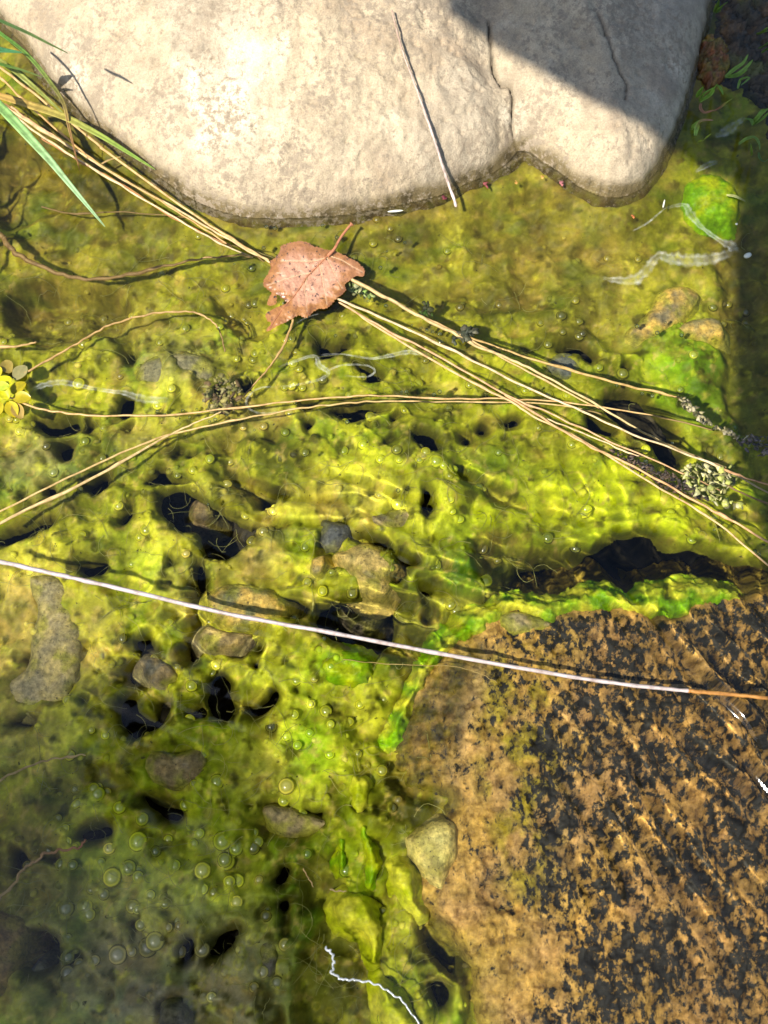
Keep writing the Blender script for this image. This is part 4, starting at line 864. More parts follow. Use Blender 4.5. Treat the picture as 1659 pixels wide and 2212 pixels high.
# grass tussock just outside the left edge, shading the water there
VV, FF, CC, UU, WW = [], [], [], [], []; nv = 0; r_ = np.random.default_rng(5)
for k in range(90):
    x, y = at(-150 + r_.normal(0, 35), 430 + r_.normal(0, 120), 0.)[:2]; h = r_.uniform(.05, .13); a = r_.uniform(2.2, 4.2); ln_ = r_.uniform(.01, .05)
    t = np.linspace(0, 1, 8); C = np.stack([x + np.cos(a) * ln_ * t ** 2, y + np.sin(a) * ln_ * t ** 2, -.02 + h * (t - .25 * t ** 3)], -1)
    V, F, u, v = ribbon_arrays(C, .0022 * np.clip(1 - t, 0, 1) ** .6 + .0001); VV.append(V); FF.append(F + nv); nv += len(V); UU.append(u); WW.append(v)
    CC.append(np.repeat(np.array([(.18, .36, .09), (.30, .36, .10), (.5, .36, .14)][k % 3])[None], len(V), 0))
o = obj('grass', raw_mesh('grass', np.concatenate(VV), np.concatenate(FF), True, np.concatenate(CC), {'u': np.concatenate(UU), 'v': np.concatenate(WW)}), M_BLADE, kind='stuff'); o['label'] = 'grass growing from the bank beyond the left edge'

# ------------------------------------------------------------------ fallen leaf
LZ = [(930, 370), (985, 400), (1060, 435), (1130, 470), (1190, 520), (1210, 570), (1190, 610), (1130, 605), (1080, 640), (1030, 680), (1040, 730), (1000, 775), (950, 810), (900, 870), (850, 900), (800, 900), (740, 935), (680, 980), (620, 960), (560, 985),
      (500, 1020), (420, 1055), (335, 1103), (328, 1078), (365, 1035), (330, 1000), (318, 948), (360, 915), (430, 880), (505, 848), (480, 815), (452, 800), (440, 775), (415, 780), (412, 850), (370, 872), (332, 862), (345, 800), (370, 760), (330, 720), (298, 690), (305, 630), (340, 580),
      (362, 520), (350, 480), (400, 440), (450, 370), (450, 340), (510, 310), (590, 293), (680, 300), (760, 340), (830, 360), (880, 372)]
def ZL(L): return [(497.7 + x * .24, 451.2 + y * .24) for x, y in L]
LO = smooth_poly(ZL(LZ), 5)
sgn = np.array([(-1) ** k for k in range(len(LO))]); ctr = LO.mean(0); LO = LO + (LO - ctr) / np.linalg.norm(LO - ctr, axis=1, keepdims=True) * (sgn * .9 + rng.normal(0, .7, len(LO)))[:, None]
gx_, gy_ = np.meshgrid(np.arange(565, 795, 2.2), np.arange(515, 722, 2.2)); gx_ = gx_ + rng.uniform(-.5, .5, gx_.shape); gy_ = gy_ + rng.uniform(-.5, .5, gx_.shape)
ins = sdf(gx_, gy_, LO); sel = ins > 1.0
P2 = [Vector(p) for p in LO] + [Vector(p) for p in np.column_stack([gx_[sel], gy_[sel]])]
nO = len(LO)
vv, ee, ff, *_ = delaunay_2d_cdt(P2, [(i, (i + 1) % nO) for i in range(nO)], [], 1, 1e-4)
V2 = np.array([tuple(p) for p in vv]); F2 = np.array([f for f in ff if len(f) == 3])
dl = np.maximum(sdf(V2[:, 0], V2[:, 1], LO), 0)
VEINS = [ZL([(880, 415), (800, 500), (700, 600), (640, 690), (560, 800), (470, 900), (350, 1080)]), ZL([(860, 440), (740, 470), (600, 470), (450, 470)]), ZL([(870, 440), (920, 540), (960, 640), (1010, 720)]), ZL([(730, 575), (600, 600), (470, 640), (330, 690)]),
         ZL([(690, 620), (670, 720), (680, 800), (690, 930)]), ZL([(800, 490), (830, 620), (850, 740), (870, 860)]), ZL([(880, 420), (1000, 460), (1100, 520), (1190, 570)])]
zl = .0018 + .0010 * noise(V2[:, 0] / 60, V2[:, 1] / 60, 5) - .0012 * np.exp(-dl / 6) + .0006 * noise(V2[:, 0] / 16, V2[:, 1] / 16, 6) + .0003 * noise(V2[:, 0] / 5, V2[:, 1] / 5, 7)
for k, q in enumerate(VEINS): zl = zl - (.0006 if k == 0 else .0003) * np.exp(-(dist_line(V2[:, 0], V2[:, 1], q) / (3. if k == 0 else 2.)) ** 2)
zl = np.maximum(zl, .0009)
v3 = at(V2[:, 0], V2[:, 1], zl)
nn = noise(V2[:, 0] / 22, V2[:, 1] / 22, 8) + .5 * noise(V2[:, 0] / 9, V2[:, 1] / 9, 9)
pink, orng, dkb = np.array((.42, .215, .13)), np.array((.29, .125, .036)), np.array((.15, .055, .022))
dry = ss(9, 26, dl + 12 * nn) * ss(150, 60, np.hypot((V2[:, 0] - 668) * 1.0, (V2[:, 1] - 592) * 1.3))
c = orng + (pink - orng) * dry[:, None]
c = c + (dkb - c) * (.75 * ss(540, 560, V2[:, 0]) * ss(.1, -.5, nn) * ss(20, 3, dl))[:, None]
up = ss(575, 540, V2[:, 1] + 8 * nn) + ss(735, 765, V2[:, 0] + 10 * nn); c = c + (np.array((.26, .115, .05)) - c) * (.7 * np.clip(up, 0, 1))[:, None]
for q in VEINS[:1]: c = c + (np.array((.42, .18, .07)) - c) * (.6 * np.exp(-(dist_line(V2[:, 0], V2[:, 1], q) / 2.2) ** 2))[:, None]
for q in VEINS[1:]: c = c + (np.array((.62, .40, .27)) - c) * (.4 * np.exp(-(dist_line(V2[:, 0], V2[:, 1], q) / 1.2) ** 2))[:, None]
leaf_loc = at(670, 600, 0.)
leaf = empty('fallen_leaf', leaf_loc, 'dead pinkish brown poplar leaf with torn toothed edge floating on the stems', 'leaf')
def leaf_mat():
    m, nt, b, N, L = mat('dead_leaf')
    vc = N('VertexColor', layer_name='Col').outputs[0]; tc = TC(N, L)
    n1 = tex_noise(N, L, tc, 420, 4, .65); n2 = tex_noise(N, L, tc, 230, 3, .5); n3 = tex_noise(N, L, tc, 1500, 3, .6)
    c = mixc(N, L, 1, vc, ramp(N, L, n3, [(.3, (.78,) * 3), (.7, (1.22,) * 3)]), 'MULTIPLY')
    f = ramp(N, L, n1, [(.60, (0, 0, 0)), (.645, (1, 1, 1))]); c = mixc(N, L, f, c, (.045, .03, .025))
    f2 = ramp(N, L, n2, [(.30, (.5,) * 3), (.40, (0, 0, 0))]); c = mixc(N, L, f2, c, (.20, .09, .05))
    L(c, b.inputs['Base Color']); r = ramp(N, L, n2, [(.35, (.3,) * 3), (.6, (.55,) * 3)]); L(r, b.inputs['Roughness'])
    bump(N, L, b, n3, .28, .0004); return m
M_LEAF = leaf_mat()
def child(name, me, m_, par, loc):
    o = obj(name, localise(me, loc), m_, par); return o
lm = raw_mesh('leaf_blade', v3, F2[:, ::-1] if np.cross(v3[F2[0, 1]] - v3[F2[0, 0]], v3[F2[0, 2]] - v3[F2[0, 0]])[2] < 0 else F2, True, np.clip(c, .01, 1))
child('blade', lm, M_LEAF, leaf, leaf_loc)
C = curve3([(760, 484), (752, 492), (735, 515), (722, 538), (708, 553)], [.006, .0055, .005, .004, .003], 10); t = np.linspace(0, 1, len(C))
Va, Fa, u, v = tube_arrays(C, .0007 + .0009 * np.exp(-((t) / .08) ** 2) + .0003 * t)
M_STALKR = straw_mat('leaf_stalk', (.30, .11, .05), (.46, .2, .1), .35)
child('leaf_stalk', raw_mesh('leaf_stalk', Va, Fa, True, np.ones((len(Va), 3)), {'u': u, 'v': v}), M_STALKR, leaf, leaf_loc)
def zleaf(q):
    q = np.asarray(q); return np.array([zl[np.argmin((V2[:, 0] - a) ** 2 + (V2[:, 1] - b_) ** 2)] for a, b_ in q])
for k, q in enumerate(VEINS):
    q = smooth_poly(q, 6, False); q = q[sdf(q[:, 0], q[:, 1], LO) > 2]; zz = zleaf(q)
    zz = np.convolve(np.pad(zz, 2, 'edge'), np.ones(5) / 5, 'valid')
    C = at(q[:, 0], q[:, 1], zz + .0003); t = np.linspace(0, 1, len(C))
    Va, Fa, u, v = tube_arrays(C, (.00045 if k == 0 else .00018) * (1 - .75 * t), 5)
    child('midrib' if k == 0 else 'vein', raw_mesh('vein', Va, Fa, True, np.ones((len(Va), 3)) * (1. if k == 0 else 1.3), {'u': u, 'v': v}), M_STALKR if k == 0 else M_STRAW, leaf, leaf_loc)

# ------------------------------------------------------------------ creeping yellow plant at the left edge
pl_loc = at(15, 850, 0.)
plant = empty('creeping_plant', pl_loc, 'small rosette of yellow-green round leaves at the left edge', 'plant')
M_YL = mat_vcol('yellow_leaf', .3, 400, .2, .2, .0003, .5, None, .3)
def round_leaf(px, py, L_, W_, ang, z, c1, tiltz=0.):
    t = np.linspace(0, 1, 12); th = np.linspace(-1, 1, 7)
    U, Vv = np.meshgrid(t, th, indexing='ij'); wd = np.sin(np.pi * np.clip(U * .93 + .04, 0, 1)) ** .7
    x = U * L_; y = Vv * wd * W_ / 2; zz = z + tiltz * U + .0012 * (Vv ** 2) * wd - .001 * U ** 2
    ca, sa = math.cos(ang), math.sin(ang); p = at(px, py, z)
    V = np.stack([p[0] + x * ca - y * sa, p[1] + x * sa + y * ca, zz], -1).reshape(-1, 3)
    i = np.arange(84).reshape(12, 7); F = np.stack([i[:-1, :-1], i[1:, :-1], i[1:, 1:], i[:-1, 1:]], -1).reshape(-1, 4)
    V2_ = V.copy(); V2_[:, 2] -= .0003; F = np.concatenate([F, F[:, ::-1] + 84]); V = np.concatenate([V, V2_])
    vv_ = np.abs(np.concatenate([Vv.reshape(-1)] * 2)); col = np.array(c1)[None] * (.85 + .25 * vv_[:, None])
    return raw_mesh('round_leaf', V, F, True, col)
YB, YD, YBR = (.66, .62, .02), (.50, .40, .015), (.30, .22, .04)
for (px, py, L_, W_, a, z, c1) in [(25, 805, .014, .011, 115, .0004, YBR), (35, 820, .015, .012, 70, .0006, (.34, .30, .12)), (28, 850, .014, .010, 48, .0008, YD), (30, 860, .014, .011, -12, .001, YD), (20, 868, .015, .011, -75, .0008, YD), (32, 872, .015, .010, -52, .0004, (.40, .27, .06)),
                                (5, 870, .014, .012, -120, .0007, YD), (0, 835, .012, .011, 60, .004, YB), (3, 842, .010, .009, -40, .005, YB), (-6, 838, .010, .009, 10, .006, (.6, .68, .06)), (-10, 845, .012, .011, 170, .005, YB), (-10, 870, .015, .012, -150, .001, YD), (-5, 820, .014, .012, 110, .002, YD)]:
    child('leaf', round_leaf(px - 2, py, L_ * .7, W_ * .7, math.radians(a + (17 * px + 29 * py) % 31 - 15), z + .0004, c1), M_YL, plant, pl_loc)

# ------------------------------------------------------------------ sprouts on the shore
def ZS(L): return [(1327 + x * .24, 66.4 + y * .24) for x, y in L]
SPR = [
    ('bright sprout of four blades closest to the boulder', [([(765, 630), (820, 560), (900, 510)], .0012), ([(770, 638), (860, 580), (900, 520), (930, 478)], .0012), ([(742, 602), (770, 550), (800, 503)], .0013), ([(925, 490), (955, 520), (980, 577)], .001)], (.28, .50, .06)),
    ('bent sprout with a pinkish lower half', [([(780, 655), (775, 700), (810, 738), (880, 722), (920, 708)], .0010), ([(905, 720), (960, 690), (1010, 650), (1062, 612)], .0013)], (.40, .48, .06)),
    ('two-bladed sprout with a curled pink tip', [([(728, 942), (745, 860), (790, 810), (890, 805)], .0015), ([(695, 892), (720, 845), (765, 805)], .0009)], (.34, .55, .10)),
    ('lone slanted blade at the water line by the boulder', [([(755, 1010), (800, 985), (870, 928)], .0012)], (.40, .50, .06)),
    ('fan of long darker blades in the shade on the mud', [([(998, 416), (1080, 350), (1160, 290), (1205, 212)], .0013), ([(1000, 418), (1110, 395), (1190, 330), (1246, 262)], .0015), ([(1010, 422), (1110, 412), (1200, 348)], .0010), ([(1110, 520), (1140, 440), (1215, 425), (1140, 490)], .0008)], (.20, .36, .05)),
    ('leafy sprout half out at the right edge', [([(1240, 845), (1300, 770), (1395, 695)], .0014), ([(1250, 850), (1330, 800), (1395, 730)], .0014), ([(1180, 790), (1230, 810), (1240, 850)], .0014), ([(1260, 830), (1340, 720), (1395, 715)], .0014)], (.22, .38, .06)),
    ('arched sprout bending back to the water', [([(1120, 1020), (1190, 975), (1262, 963), (1300, 1010), (1310, 1068)], .0012), ([(1232, 1120), (1230, 1070), (1228, 1015)], .0012)], (.22, .34, .05)),
    ('hooked dark sprout at the right edge', [([(1300, 1095), (1310, 1150), (1350, 1178), (1400, 1145)], .0008)], (.14, .25, .05)),
    ('sprout tip in the upper right corner', [([(1285, 32), (1330, 20), (1400, -6)], .0014), ([(1300, 36), (1340, 10), (1380, -30)], .0013)], (.26, .42, .05)),
    ('tiny sprout touching the top of the picture', [([(920, -160), (960, -210), (1020, -260)], .0016), ([(900, -170), (930, -230), (940, -280)], .0012)], (.22, .38, .06)),
    ('pale blade floating beside the algae ball', [([(1010, 1480), (1080, 1490), (1130, 1510), (1180, 1535)], .0009)], (.45, .45, .16)),
    ('small sprout at the right edge below the corner', [([(1300, 160), (1350, 140), (1400, 90)], .0011), ([(1330, 200), (1370, 170), (1400, 150)], .001)], (.16, .28, .05)),
]
for lab, bl_, cc in SPR:
    b0 = ZS(bl_[0][0])[0]; loc = at(b0[0], b0[1], .004)
    e = empty('grass_sprout', loc, lab, 'sprout', 'grass sprouts on the shore')
    for q, wd in bl_:
        q = ZS(q); n = len(q); zz = np.linspace(.006, .020, n) if 'floating' not in lab else np.full(n, .001)
        c2 = cc; c1 = cc
        if 'pink' in lab and len(q) in (5, 4): c1, c2 = (cc, (.5, .25, .14)) if 'curled' in lab else (((.55, .25, .14)), cc if len(q) == 4 else (.55, .25, .14))
        me, _ = blade_mesh('blade', q, zz, wd, c1, c2, tip=.6)
        child('blade', me, M_BLADE, e, loc)

# ------------------------------------------------------------------ slime clumps, debris, seeds and grit on the surface
def scrap_clump(name, poly, z, n, size, cols, label, cat, seed, group=None, th=.002):
    r = np.random.default_rng(seed); Q = pts(poly)[:, :2]; cx, cy = Q.mean(0); VV, FF, CC = [], [], []; k = 0
    tries = 0
    while k < n and tries < n * 30:
        tries += 1
        x = r.uniform(Q[:, 0].min(), Q[:, 0].max()); y = r.uniform(Q[:, 1].min(), Q[:, 1].max())
        if sdf(np.array([x]), np.array([y]), Q)[0] < 0: continue
        s = size * r.uniform(.5, 1.6); a = r.uniform(0, 6.28); e = r.uniform(.25, .8); zz = z + r.uniform(-th, th)
        m_ = 8; tt = np.linspace(0, 6.283, m_, endpoint=False); rad = s * (1 + .35 * r.normal(size=m_).clip(-1, 1))
        px_ = rad * np.cos(tt); py_ = rad * np.sin(tt) * e; pz = s * .5 * r.normal(size=m_).clip(-1, 1) * .5
        ring_ = np.stack([x + px_ * math.cos(a) - py_ * math.sin(a), y + px_ * math.sin(a) + py_ * math.cos(a), zz + pz], -1)
        b_ = len(VV) * (2 * m_ + 2)
        top = np.concatenate([ring_ + [0, 0, s * .12], ring_ - [0, 0, s * .12], [[x, y, zz + s * .3]], [[x, y, zz - s * .3]]])
        VV.append(top); idx = np.arange(m_); nx_ = (idx + 1) % m_
        FF.append(np.concatenate([np.stack([idx, nx_, np.full(m_, 2 * m_)], -1), np.stack([idx + m_, np.full(m_, 2 * m_ + 1), nx_ + m_], -1),
                                  np.stack([idx, idx + m_, nx_ + m_], -1), np.stack([idx, nx_ + m_, nx_], -1)]) + b_)
        CC.append(np.repeat(np.array(cols[r.integers(len(cols))])[None] * r.uniform(.7, 1.2), 2 * m_ + 2, 0)); k += 1
    loc = (cx, cy, z)
    me = localise(raw_mesh(name, np.concatenate(VV), np.concatenate(FF), True, np.concatenate(CC)), loc)
    o = obj(name, me, M_DEBRIS, label=label, cat=cat, group=group); o.location = loc; return o
def ell(px, py, rx, ry, n=12, a=0):
    t = np.linspace(0, 6.283, n, endpoint=False); x = rx * np.cos(t); y = ry * np.sin(t); return list(zip(px + x * math.cos(a) - y * math.sin(a), py + x * math.sin(a) + y * math.cos(a)))
scrap_clump('slime_clump', ell(478, 848, 42, 44), -.0025, 110, .0017, [(.34, .29, .10), (.26, .24, .06), (.42, .35, .16), (.20, .13, .06)], 'pale brown slime clump on the curved stems below the leaf', 'slime', 1, th=.0018)
scrap_clump('slime_clump', Z4([(1270, 840), (1340, 800), (1440, 830), (1510, 820), (1530, 870), (1480, 920), (1440, 960), (1500, 970), (1560, 1000), (1440, 985), (1330, 930)]), -.0005, 130, .0016, [(.36, .33, .12), (.30, .31, .07), (.42, .38, .18)], 'yellowish slime clump caught in the stems near the right edge', 'slime', 2, th=.0015)
scrap_clump('brown_fluff', Z4([(975, 745), (1010, 740), (1120, 800), (1250, 850), (1330, 900), (1400, 960), (1300, 950), (1150, 870), (1040, 800)]), -.0018, 220, .0011, [(.13, .085, .06), (.18, .12, .08), (.09, .07, .06)], 'strip of purplish brown fluff under the stems', 'debris', 3, th=.0014)
scrap_clump('brown_fluff', [(1590, 945), (1640, 938), (1700, 950), (1700, 985), (1640, 985), (1600, 970)], -.001, 80, .0012, [(.14, .11, .10), (.2, .16, .12)], 'dark fluff tuft at the right edge above the slime', 'debris', 4, th=.0015)
scrap_clump('brown_fluff', Z4([(1270, 515), (1330, 540), (1420, 640), (1560, 690), (1640, 730), (1520, 700), (1380, 630), (1290, 560)]), -.0006, 130, .0011, [(.3, .25, .12), (.22, .19, .09), (.4, .34, .2)], 'tan slime strip trailing from the upper olive stem', 'debris', 5, th=.0012)
scrap_clump('dark_scrap', Z4([(285, 285), (330, 245), (370, 220), (400, 240), (360, 270), (330, 300)]), .001, 26, .0022, [(.035, .04, .02), (.06, .06, .03), (.10, .09, .05)], 'dark curled scraps snagged on the thick stem', 'debris', 6, th=.0012)
scrap_clump('algae_sprig', ell(922, 672, 13, 20), -.002, 22, .0016, [(.07, .16, .015), (.12, .2, .03), (.08, .08, .03)], 'dark green sprig above the stems right of the leaf', 'algae', 7, th=.0015)
scrap_clump('algae_sprig', ZL([(1060, 660), (1160, 640), (1230, 700), (1290, 790), (1180, 780), (1080, 740)]), -.0012, 60, .0016, [(.16, .24, .05), (.2, .24, .08), (.28, .27, .12)], 'green slime tuft tucked under the right edge of the leaf', 'algae', 8, th=.0012)
for k, (px, py, col_, lab, s) in enumerate([(1050, 402, (.25, .06, .06), 'dark red speck on the wet edge of the boulder', .0018), (1212, 398, (.34, .12, .12), 'reddish speck right of the boulder notch', .0017), (1114, 396, (.5, .25, .06), 'orange speck below the boulder notch', .0011),
                                          (1172, 385, (.6, .28, .08), 'orange grain in the boulder notch', .001), (1368, 471, (.7, .2, .06), 'bright orange grain off the boulder corner', .001), (395, 529 - 60, (.5, .2, .08), 'orange fleck by the bundle', .001), (960, 430, (.2, .035, .05), 'deep red strip along the wet edge', .002)]):
    scrap_clump('speck', ell(px, py, 4, 4), .0012, 5, s * .55, [col_], lab, 'speck', 20 + k, 'coloured specks at the water line', th=.0004)
# pale seeds on the surface
M_SEED = mat_plain('pale_seed', (.6, .58, .45), (.75, .73, .6), 300, .4)
def seed(px, py, a, L_, w_, lab, z=.001):
    C = at(px, py, z); t = np.linspace(-1, 1, 10); pts_ = np.stack([C[0] + t * L_ * math.cos(a), C[1] + t * L_ * math.sin(a), 0 * t + z], -1)
    V, F, u, v = tube_arrays(pts_, w_ * np.sqrt(np.clip(1.0001 - t * t, 0, 1)) + 1e-5, 8); loc = tuple(C)
    o = obj('seed', localise(raw_mesh('seed', V, F), loc), M_SEED, label=lab, cat='seed', group='pale seeds and husks'); o.location = loc
seed(1615, 552, .4, .0026, .0016, 'white oval seed near the right edge'); seed(854, 456, .1, .005, .0007, 'slim yellow husk floating at the boulder foot'); seed(1434, 440, 1.3, .0032, .0005, 'slim white husk off the boulder corner')
seed(1591, 472 + 12, .3, .0008, .0007, 'tiny white grain below the algae ball')

# ------------------------------------------------------------------ glare and glints on the water, modelled as pale ribbons and a thread
def glare_ribbon(poly_px, w0, label, seed, closed=False, z=.0007):
    """ribbon of modelled water glare following a line; w0 = half widths in px"""
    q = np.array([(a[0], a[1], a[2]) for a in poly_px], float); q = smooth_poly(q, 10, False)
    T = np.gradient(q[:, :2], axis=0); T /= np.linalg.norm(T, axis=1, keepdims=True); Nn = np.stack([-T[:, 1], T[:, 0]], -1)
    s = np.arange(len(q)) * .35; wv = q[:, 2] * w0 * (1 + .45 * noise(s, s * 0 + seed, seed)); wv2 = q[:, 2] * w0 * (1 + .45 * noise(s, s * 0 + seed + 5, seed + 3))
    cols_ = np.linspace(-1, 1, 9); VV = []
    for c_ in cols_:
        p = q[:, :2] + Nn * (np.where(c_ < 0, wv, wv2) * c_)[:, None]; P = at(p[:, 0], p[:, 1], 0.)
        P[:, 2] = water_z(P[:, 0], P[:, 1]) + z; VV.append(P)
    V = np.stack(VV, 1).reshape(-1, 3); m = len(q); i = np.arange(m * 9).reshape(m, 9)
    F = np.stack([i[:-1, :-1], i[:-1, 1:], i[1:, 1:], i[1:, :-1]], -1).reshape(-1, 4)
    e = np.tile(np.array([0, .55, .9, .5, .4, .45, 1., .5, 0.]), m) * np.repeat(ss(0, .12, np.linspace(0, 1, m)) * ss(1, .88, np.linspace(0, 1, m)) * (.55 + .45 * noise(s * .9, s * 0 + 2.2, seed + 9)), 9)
    loc = V.mean(0); o = obj('surface_glare', localise(raw_mesh('surface_glare', V, F, True, None, {'edge': e}), loc), M_GLARE, label=label, cat='glare_ribbon', group='modelled glare on the water'); o.location = loc
glare_ribbon([(600, 795, .5), (640, 780, .9), (680, 770, 1), (690, 790, 1.8), (710, 805, 1.2), (690, 820, .8), (640, 832, .7), (600, 836, .6)], 4, 'wavy curl of modelled whitish glare left of the stems below the leaf', 1)
glare_ribbon([(700, 805, .7), (740, 790, .8), (790, 790, .7), (810, 802, .8), (790, 815, .6), (740, 812, .5)], 3, 'small loop of modelled whitish glare beside the wavy curl', 2)
glare_ribbon([(690, 768, .8), (740, 766, .5), (800, 775, .7), (840, 770, 1.2), (880, 762, 1.4), (920, 768, .8)], 4, 'streak of modelled whitish glare touching the stems from the left', 3)
glare_ribbon([(600, 836, .5), (560, 840, .6), (535, 860, .7), (535, 880, .7), (560, 893, .7), (600, 892, .6), (640, 880, .4)], 3.5, 'thin loop of modelled whitish glare right of the slime clump', 4)
glare_ribbon([(70, 843, .7), (100, 832, 1), (140, 828, 1.1), (180, 836, .8), (230, 845, .7), (270, 850, .9), (310, 862, 1.5), (370, 865, .7)], 7, 'trail of modelled pale glare right of the yellow plant', 5)
glare_ribbon([(1365, 500, .3), (1395, 485, .6), (1420, 465, .5), (1440, 448, .3)], 4, 'arc of modelled pale glare at the boulder corner', 6)
glare_ribbon([(1437, 452, .4), (1475, 445, .7), (1490, 465, 1.3), (1510, 490, .8), (1550, 520, .7), (1580, 535, 1.6), (1585, 550, 1.5)], 8, 'streak of modelled pale glare running from the boulder corner to the shade', 7)
glare_ribbon([(1585, 545, .7), (1540, 560, 1), (1490, 565, 1.2), (1450, 560, 1.1), (1420, 555, .8), (1400, 580, .9), (1370, 605, 1), (1320, 605, .5), (1300, 600, .2)], 13, 'broad patch of modelled pale glare in the upper right water', 8)
glare_ribbon([(1540, 300, .3), (1570, 285, 1.6), (1590, 270, 1), (1610, 255, .4)], 8, 'modelled grey glare between sprouts near the right shore', 9)
glare_ribbon([(1500, 375, .4), (1525, 360, 1), (1550, 352, .6)], 7, 'small patch of modelled grey glare above the green algae ball', 10)
glare_ribbon([(640, 700, .3), (660, 688, .5), (690, 678, .3)], 3, 'faint thread of modelled glare along the lower leaf edge', 11)
M_GLINT = mat_plain('pale_glint', (.30, .31, .28), (.55, .55, .52), 300, .15, .8)  # wave-crease glint imitated by a glossy white material
stem([(702, 2046), (716, 2060), (722, 2085), (715, 2100), (735, 2113), (765, 2119), (795, 2120), (830, 2135), (865, 2158), (892, 2190), (908, 2225), (915, 2260)], [.0005] * 12, (.0008, .0005), 'wave-crease glint modelled as a glossy white thread over the green bottom channel', name='wave_glint', cat='glint', group=None, mat_=M_GLINT, seed=51, jit=.0011, knots=False)

# ------------------------------------------------------------------ loose algae threads (uncountable)
VV, FF = [], []; nv = 0
for k in range(900):
    px = rng.uniform(-20, 1150) if k % 5 else rng.uniform(300, 1650); py = rng.uniform(520, 2200)
    p = at(px, py, -.02); a = rng.uniform(0, 6.28); n = 9; L_ = rng.uniform(.006, .028); cur = rng.normal(0, 1.8)
    t = np.linspace(0, 1, n); an = a + cur * t + .5 * noise(t * 4, t * 0 + k, k); x = p[0] + np.cumsum(np.cos(an)) * L_ / n; y = p[1] + np.cumsum(np.sin(an)) * L_ / n
    z = np.minimum(mat_z(x, y).max() * .5 + mat_z(x, y) * .5 + .0012, -.003)
    if z.min() < -.045: z = np.full(n, -.02)
    V, F, _, _ = tube_arrays(np.stack([x, y, z], -1), np.full(n, .00009 + .00009 * rng.random()), 3)
    VV.append(V); FF.append(F + nv); nv += len(V)
thr = obj('algae_threads', raw_mesh('algae_threads', np.concatenate(VV), np.concatenate(FF)), M_THREAD, kind='stuff'); thr['label'] = 'fine algae threads drifting over the mat'

# ------------------------------------------------------------------ bubbles
bpy.ops.mesh.primitive_ico_sphere_add(subdivisions=3, radius=1); ico = bpy.context.object; bm_ = ico.data; bm_.name = 'bubble'; bpy.data.objects.remove(ico)
for p in bm_.polygons: p.use_smooth = True
bm_.materials.append(M_BUB)
cand = []
for (x, y, r, j, i) in BUB:
    if rng.random() < .5 or r > .0022: cand.append((x, y, r * rng.uniform(.5, 1.2), Zm[j, i] - r * .7, tuple(np.clip(base[j, i] * rng.uniform(.85, 1.25), .02, 1))))
cand.sort(key=lambda a: -a[2])
cand = [c for c in cand]
cent = at(np.array([0., 1659, 1659, 0]), np.array([0., 0, 2212, 2212]), -.02)
inv = sdf(np.array([c[0] for c in cand]), np.array([c[1] for c in cand]), cent[:, :2])
cand = [c for c, s in zip(cand, inv) if s > .001]
for (x, y, r, z, bcol) in cand[:300]:
    o = bpy.data.objects.new('air_bubble', bm_); COL.objects.link(o); o.location = (x, y, min(z + r * .15, -.0035 - r)); o.scale = (r, r, r * .8); o.color = (*bcol, 1); o.cycles.is_caustics_receiver = True
    o['label'] = 'clear round gas bubble held in the green algae under water'; o['category'] = 'bubble'; o['group'] = 'gas bubbles in the algae'
sv = np.empty(len(bm_.vertices) * 3, np.float32); bm_.vertices.foreach_get('co', sv); sv = sv.reshape(-1, 3)
sf = np.array([tuple(p.vertices) for p in bm_.polygons])
rest = cand[300:700]
if rest:
    V = np.concatenate([sv * np.array([r, r, r * .85]) + np.array([x, y, min(z + r * .1, -.0035 - r)]) for x, y, r, z, _ in rest]); F = np.concatenate([sf + k * len(sv) for k in range(len(rest))])
    o = obj('small_bubbles', raw_mesh('small_bubbles', V, F, True, np.repeat(np.array([c[4] for c in rest]) * 1.15, len(sv), 0)), M_SLIME, kind='stuff'); o['label'] = 'countless tiny gas bubbles in the algae'
SB = Z4([(75, 500), (97, 500), (215, 512), (240, 500), (1005, 472), (1115, 506), (1160, 517), (580, 475), (630, 495), (910, 745), (1131, 800), (1035, 795), (1425, 1097), (1470, 1100), (1552, 1160), (1602, 1188), (1622, 1200), (440, 490), (770, 388), (1345, 600),
          (1365, 615), (1410, 640), (1425, 660), (160, 225), (185, 235), (210, 242), (240, 252), (120, 212), (500, 318), (525, 322), (1245, 722), (1215, 200), (1180, 245)]) + Z3([(680, 585), (710, 600), (790, 580), (850, 575), (905, 628), (930, 620), (1100, 665), (1275, 545), (980, 600), (1500, 630), (820, 610)]) + \
     ZL([(35, 495), (830, 155), (300, 355), (325, 165), (270, 60), (400, 180), (1410, 385), (1350, 530), (945, 1140), (1570, 310), (1240, 830), (1400, 875), (540, 1165), (960, 260)]) + [(1472, 725), (1376, 705), (700, 1380), (450, 1090), (660, 985), (120, 1180), (85, 1160), (860, 1060)]
fm = bm_.copy(); fm.name = 'surface_bubble'; fm.materials.clear(); fm.materials.append(M_FOAM)
for k, (px, py) in enumerate(SB):
    p = at(px, py, 0.); r = rng.uniform(.0007, .0013)
    o = bpy.data.objects.new('surface_bubble', fm); COL.objects.link(o); o.location = (p[0], p[1], float(water_z(p[0:1], p[1:2])[0]) + r * .1); o.scale = (r, r, r)
    o['label'] = 'tiny shiny bubble floating on the water skin by the stems'; o['category'] = 'bubble'; o['group'] = 'bubbles on the water skin'

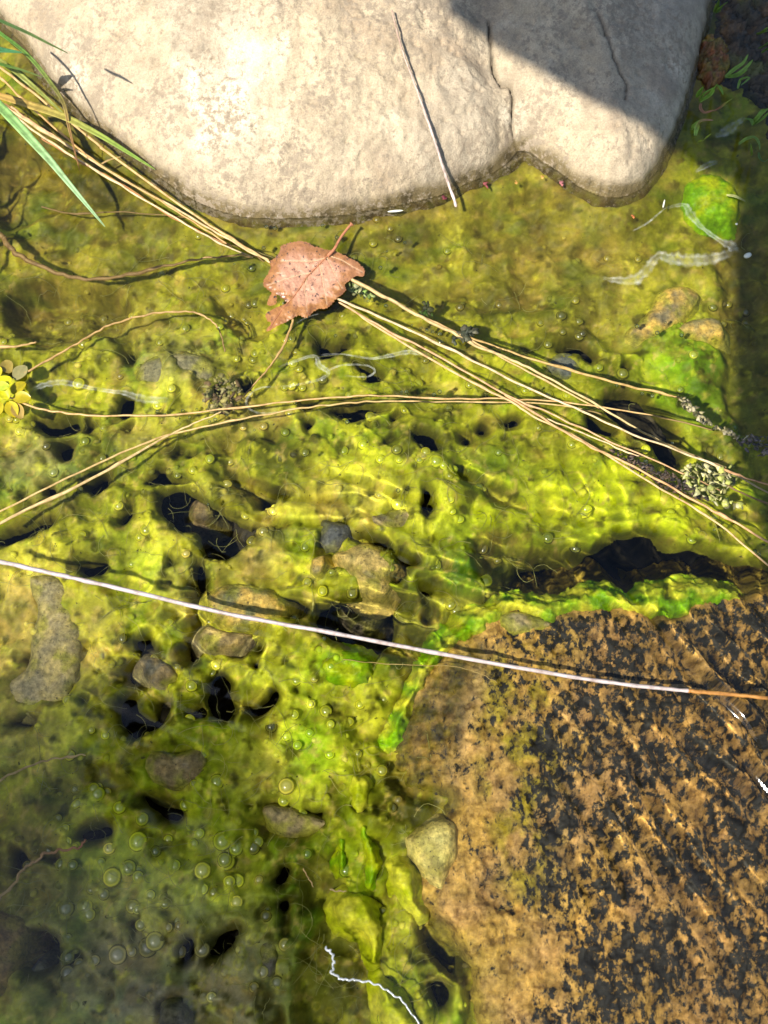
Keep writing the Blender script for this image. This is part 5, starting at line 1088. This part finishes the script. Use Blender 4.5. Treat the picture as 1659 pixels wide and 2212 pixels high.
# ------------------------------------------------------------------ unseen shade casters, added: slab for the right, leaf lattice for the lower left
def shade_slab(name, shade, H, th, label):
    P = np.array([np.array(p) + LDIR * (H - p[2]) / LDIR[2] for p in shade]); P = smooth_poly(P[:, :2], 5)
    n = len(P); c = (P.min(0) + P.max(0)) / 2; V = []
    for (s, zz) in ((.55, 0), (.86, th * .3), (1, th * .5), (.86, th * .7), (.55, th)):
        V.append(np.column_stack([c + (P - c) * s, np.full(n, H - th * .5 + zz)]))
    V = np.concatenate(V + [np.array([[c[0], c[1], H - th * .55], [c[0], c[1], H + th * .6]])])
    i = np.arange(n); j = (i + 1) % n; F = []
    for k in range(4): F += [np.stack([i + k * n, j + k * n, j + (k + 1) * n], -1), np.stack([i + k * n, j + (k + 1) * n, i + (k + 1) * n], -1)]
    F += [np.stack([j, i, np.full(n, 5 * n)], -1), np.stack([i + 4 * n, j + 4 * n, np.full(n, 5 * n + 1)], -1)]
    loc = (c[0], c[1], H)
    o = obj(name, localise(raw_mesh(name, V, np.concatenate(F), False), loc), M_BLOCKER, label=label, cat='shade caster', recv=False); o.location = loc
def gp(px, py, z=0.): return at(px, py, z)
shade_slab('shade_blocker', [on_boulder(960, -40), on_boulder(1010, 0), on_boulder(1090, 62), on_boulder(1200, 130), on_boulder(1300, 205), on_boulder(1380, 250), on_boulder(1440, 268), gp(1590, 300), gp(1588, 420), gp(1575, 560), gp(1570, 800), gp(1580, 960), gp(1630, 1150), gp(1668, 1400), gp(1720, 1700), gp(2300, 1700), gp(2500, 400), gp(2200, -400), gp(1200, -500)], .85, .06, 'unseen slab added high up to shade the right side of the pool')  # added slab, outline projected back from the shadow it must cast

H = 7.0; SH2 = smooth_poly(np.array([np.array(p) + LDIR * (H - p[2]) / LDIR[2] for p in [gp(-300, 1600), gp(0, 1640), gp(250, 1700), gp(400, 1770), gp(490, 1860), gp(510, 2000), gp(530, 2250), gp(540, 2600), gp(-400, 2600)]])[:, :2], 4)
lc = SH2.mean(0); tb = empty('shade_foliage', (lc[0], lc[1], H), 'unseen leaf lattice added high up to dim the lower left of the pool', 'shade_lattice'); VV, FF = [], []; nv = 0; r_ = np.random.default_rng(9)
bb0, bb1 = SH2.min(0), SH2.max(0)
for k in range(250):
    x, y = r_.uniform(bb0, bb1)
    if sdf(np.array([x]), np.array([y]), SH2)[0] < 0: continue
    a_ = r_.uniform(0, 6.28); t = np.linspace(0, 1, 6); ln_ = r_.uniform(.03, .05)
    C = np.stack([x + np.cos(a_) * ln_ * (t - .5), y + np.sin(a_) * ln_ * (t - .5), H + r_.uniform(-.1, .1) - .004 * t], -1)
    V, F, u, v = ribbon_arrays(C, .013 * np.sin(np.pi * np.clip(t, .03, .97)) ** .8); VV.append(V); FF.append(F + nv); nv += len(V)
M_SHADE_LEAF = mat_plain('shade_leaf', (.03, .07, .015), (.06, .12, .02), 20, .5)
lv = obj('leaves', localise(raw_mesh('leaves', np.concatenate(VV), np.concatenate(FF)), (lc[0], lc[1], H)), M_SHADE_LEAF, tb, kind='stuff', recv=False)  # loose leaves added out of view to thin the sunlight
tw = curve3([(0, 0), (1, 1)], 0, 8); Cb = np.stack([np.linspace(bb0[0] - 2, bb1[0], 12), np.linspace(bb0[1] - 1, bb1[1], 12), np.full(12, H + .02)], -1)
V, F, u, v = tube_arrays(Cb, np.linspace(.03, .006, 12), 8); obj('shade_twig', localise(raw_mesh('shade_twig', V, F), (lc[0], lc[1], H)), M_BLOCKER, tb, recv=False)

# ------------------------------------------------------------------ metres to scene units
done = set()
for o in COL.objects:
    if o.type == 'MESH' and o.data.name not in done:
        done.add(o.data.name); n = len(o.data.vertices); a = np.empty(n * 3, np.float32)
        o.data.vertices.foreach_get('co', a); o.data.vertices.foreach_set('co', a * U); o.data.update()
    if o.type in ('MESH', 'EMPTY'): o.location = o.location * U
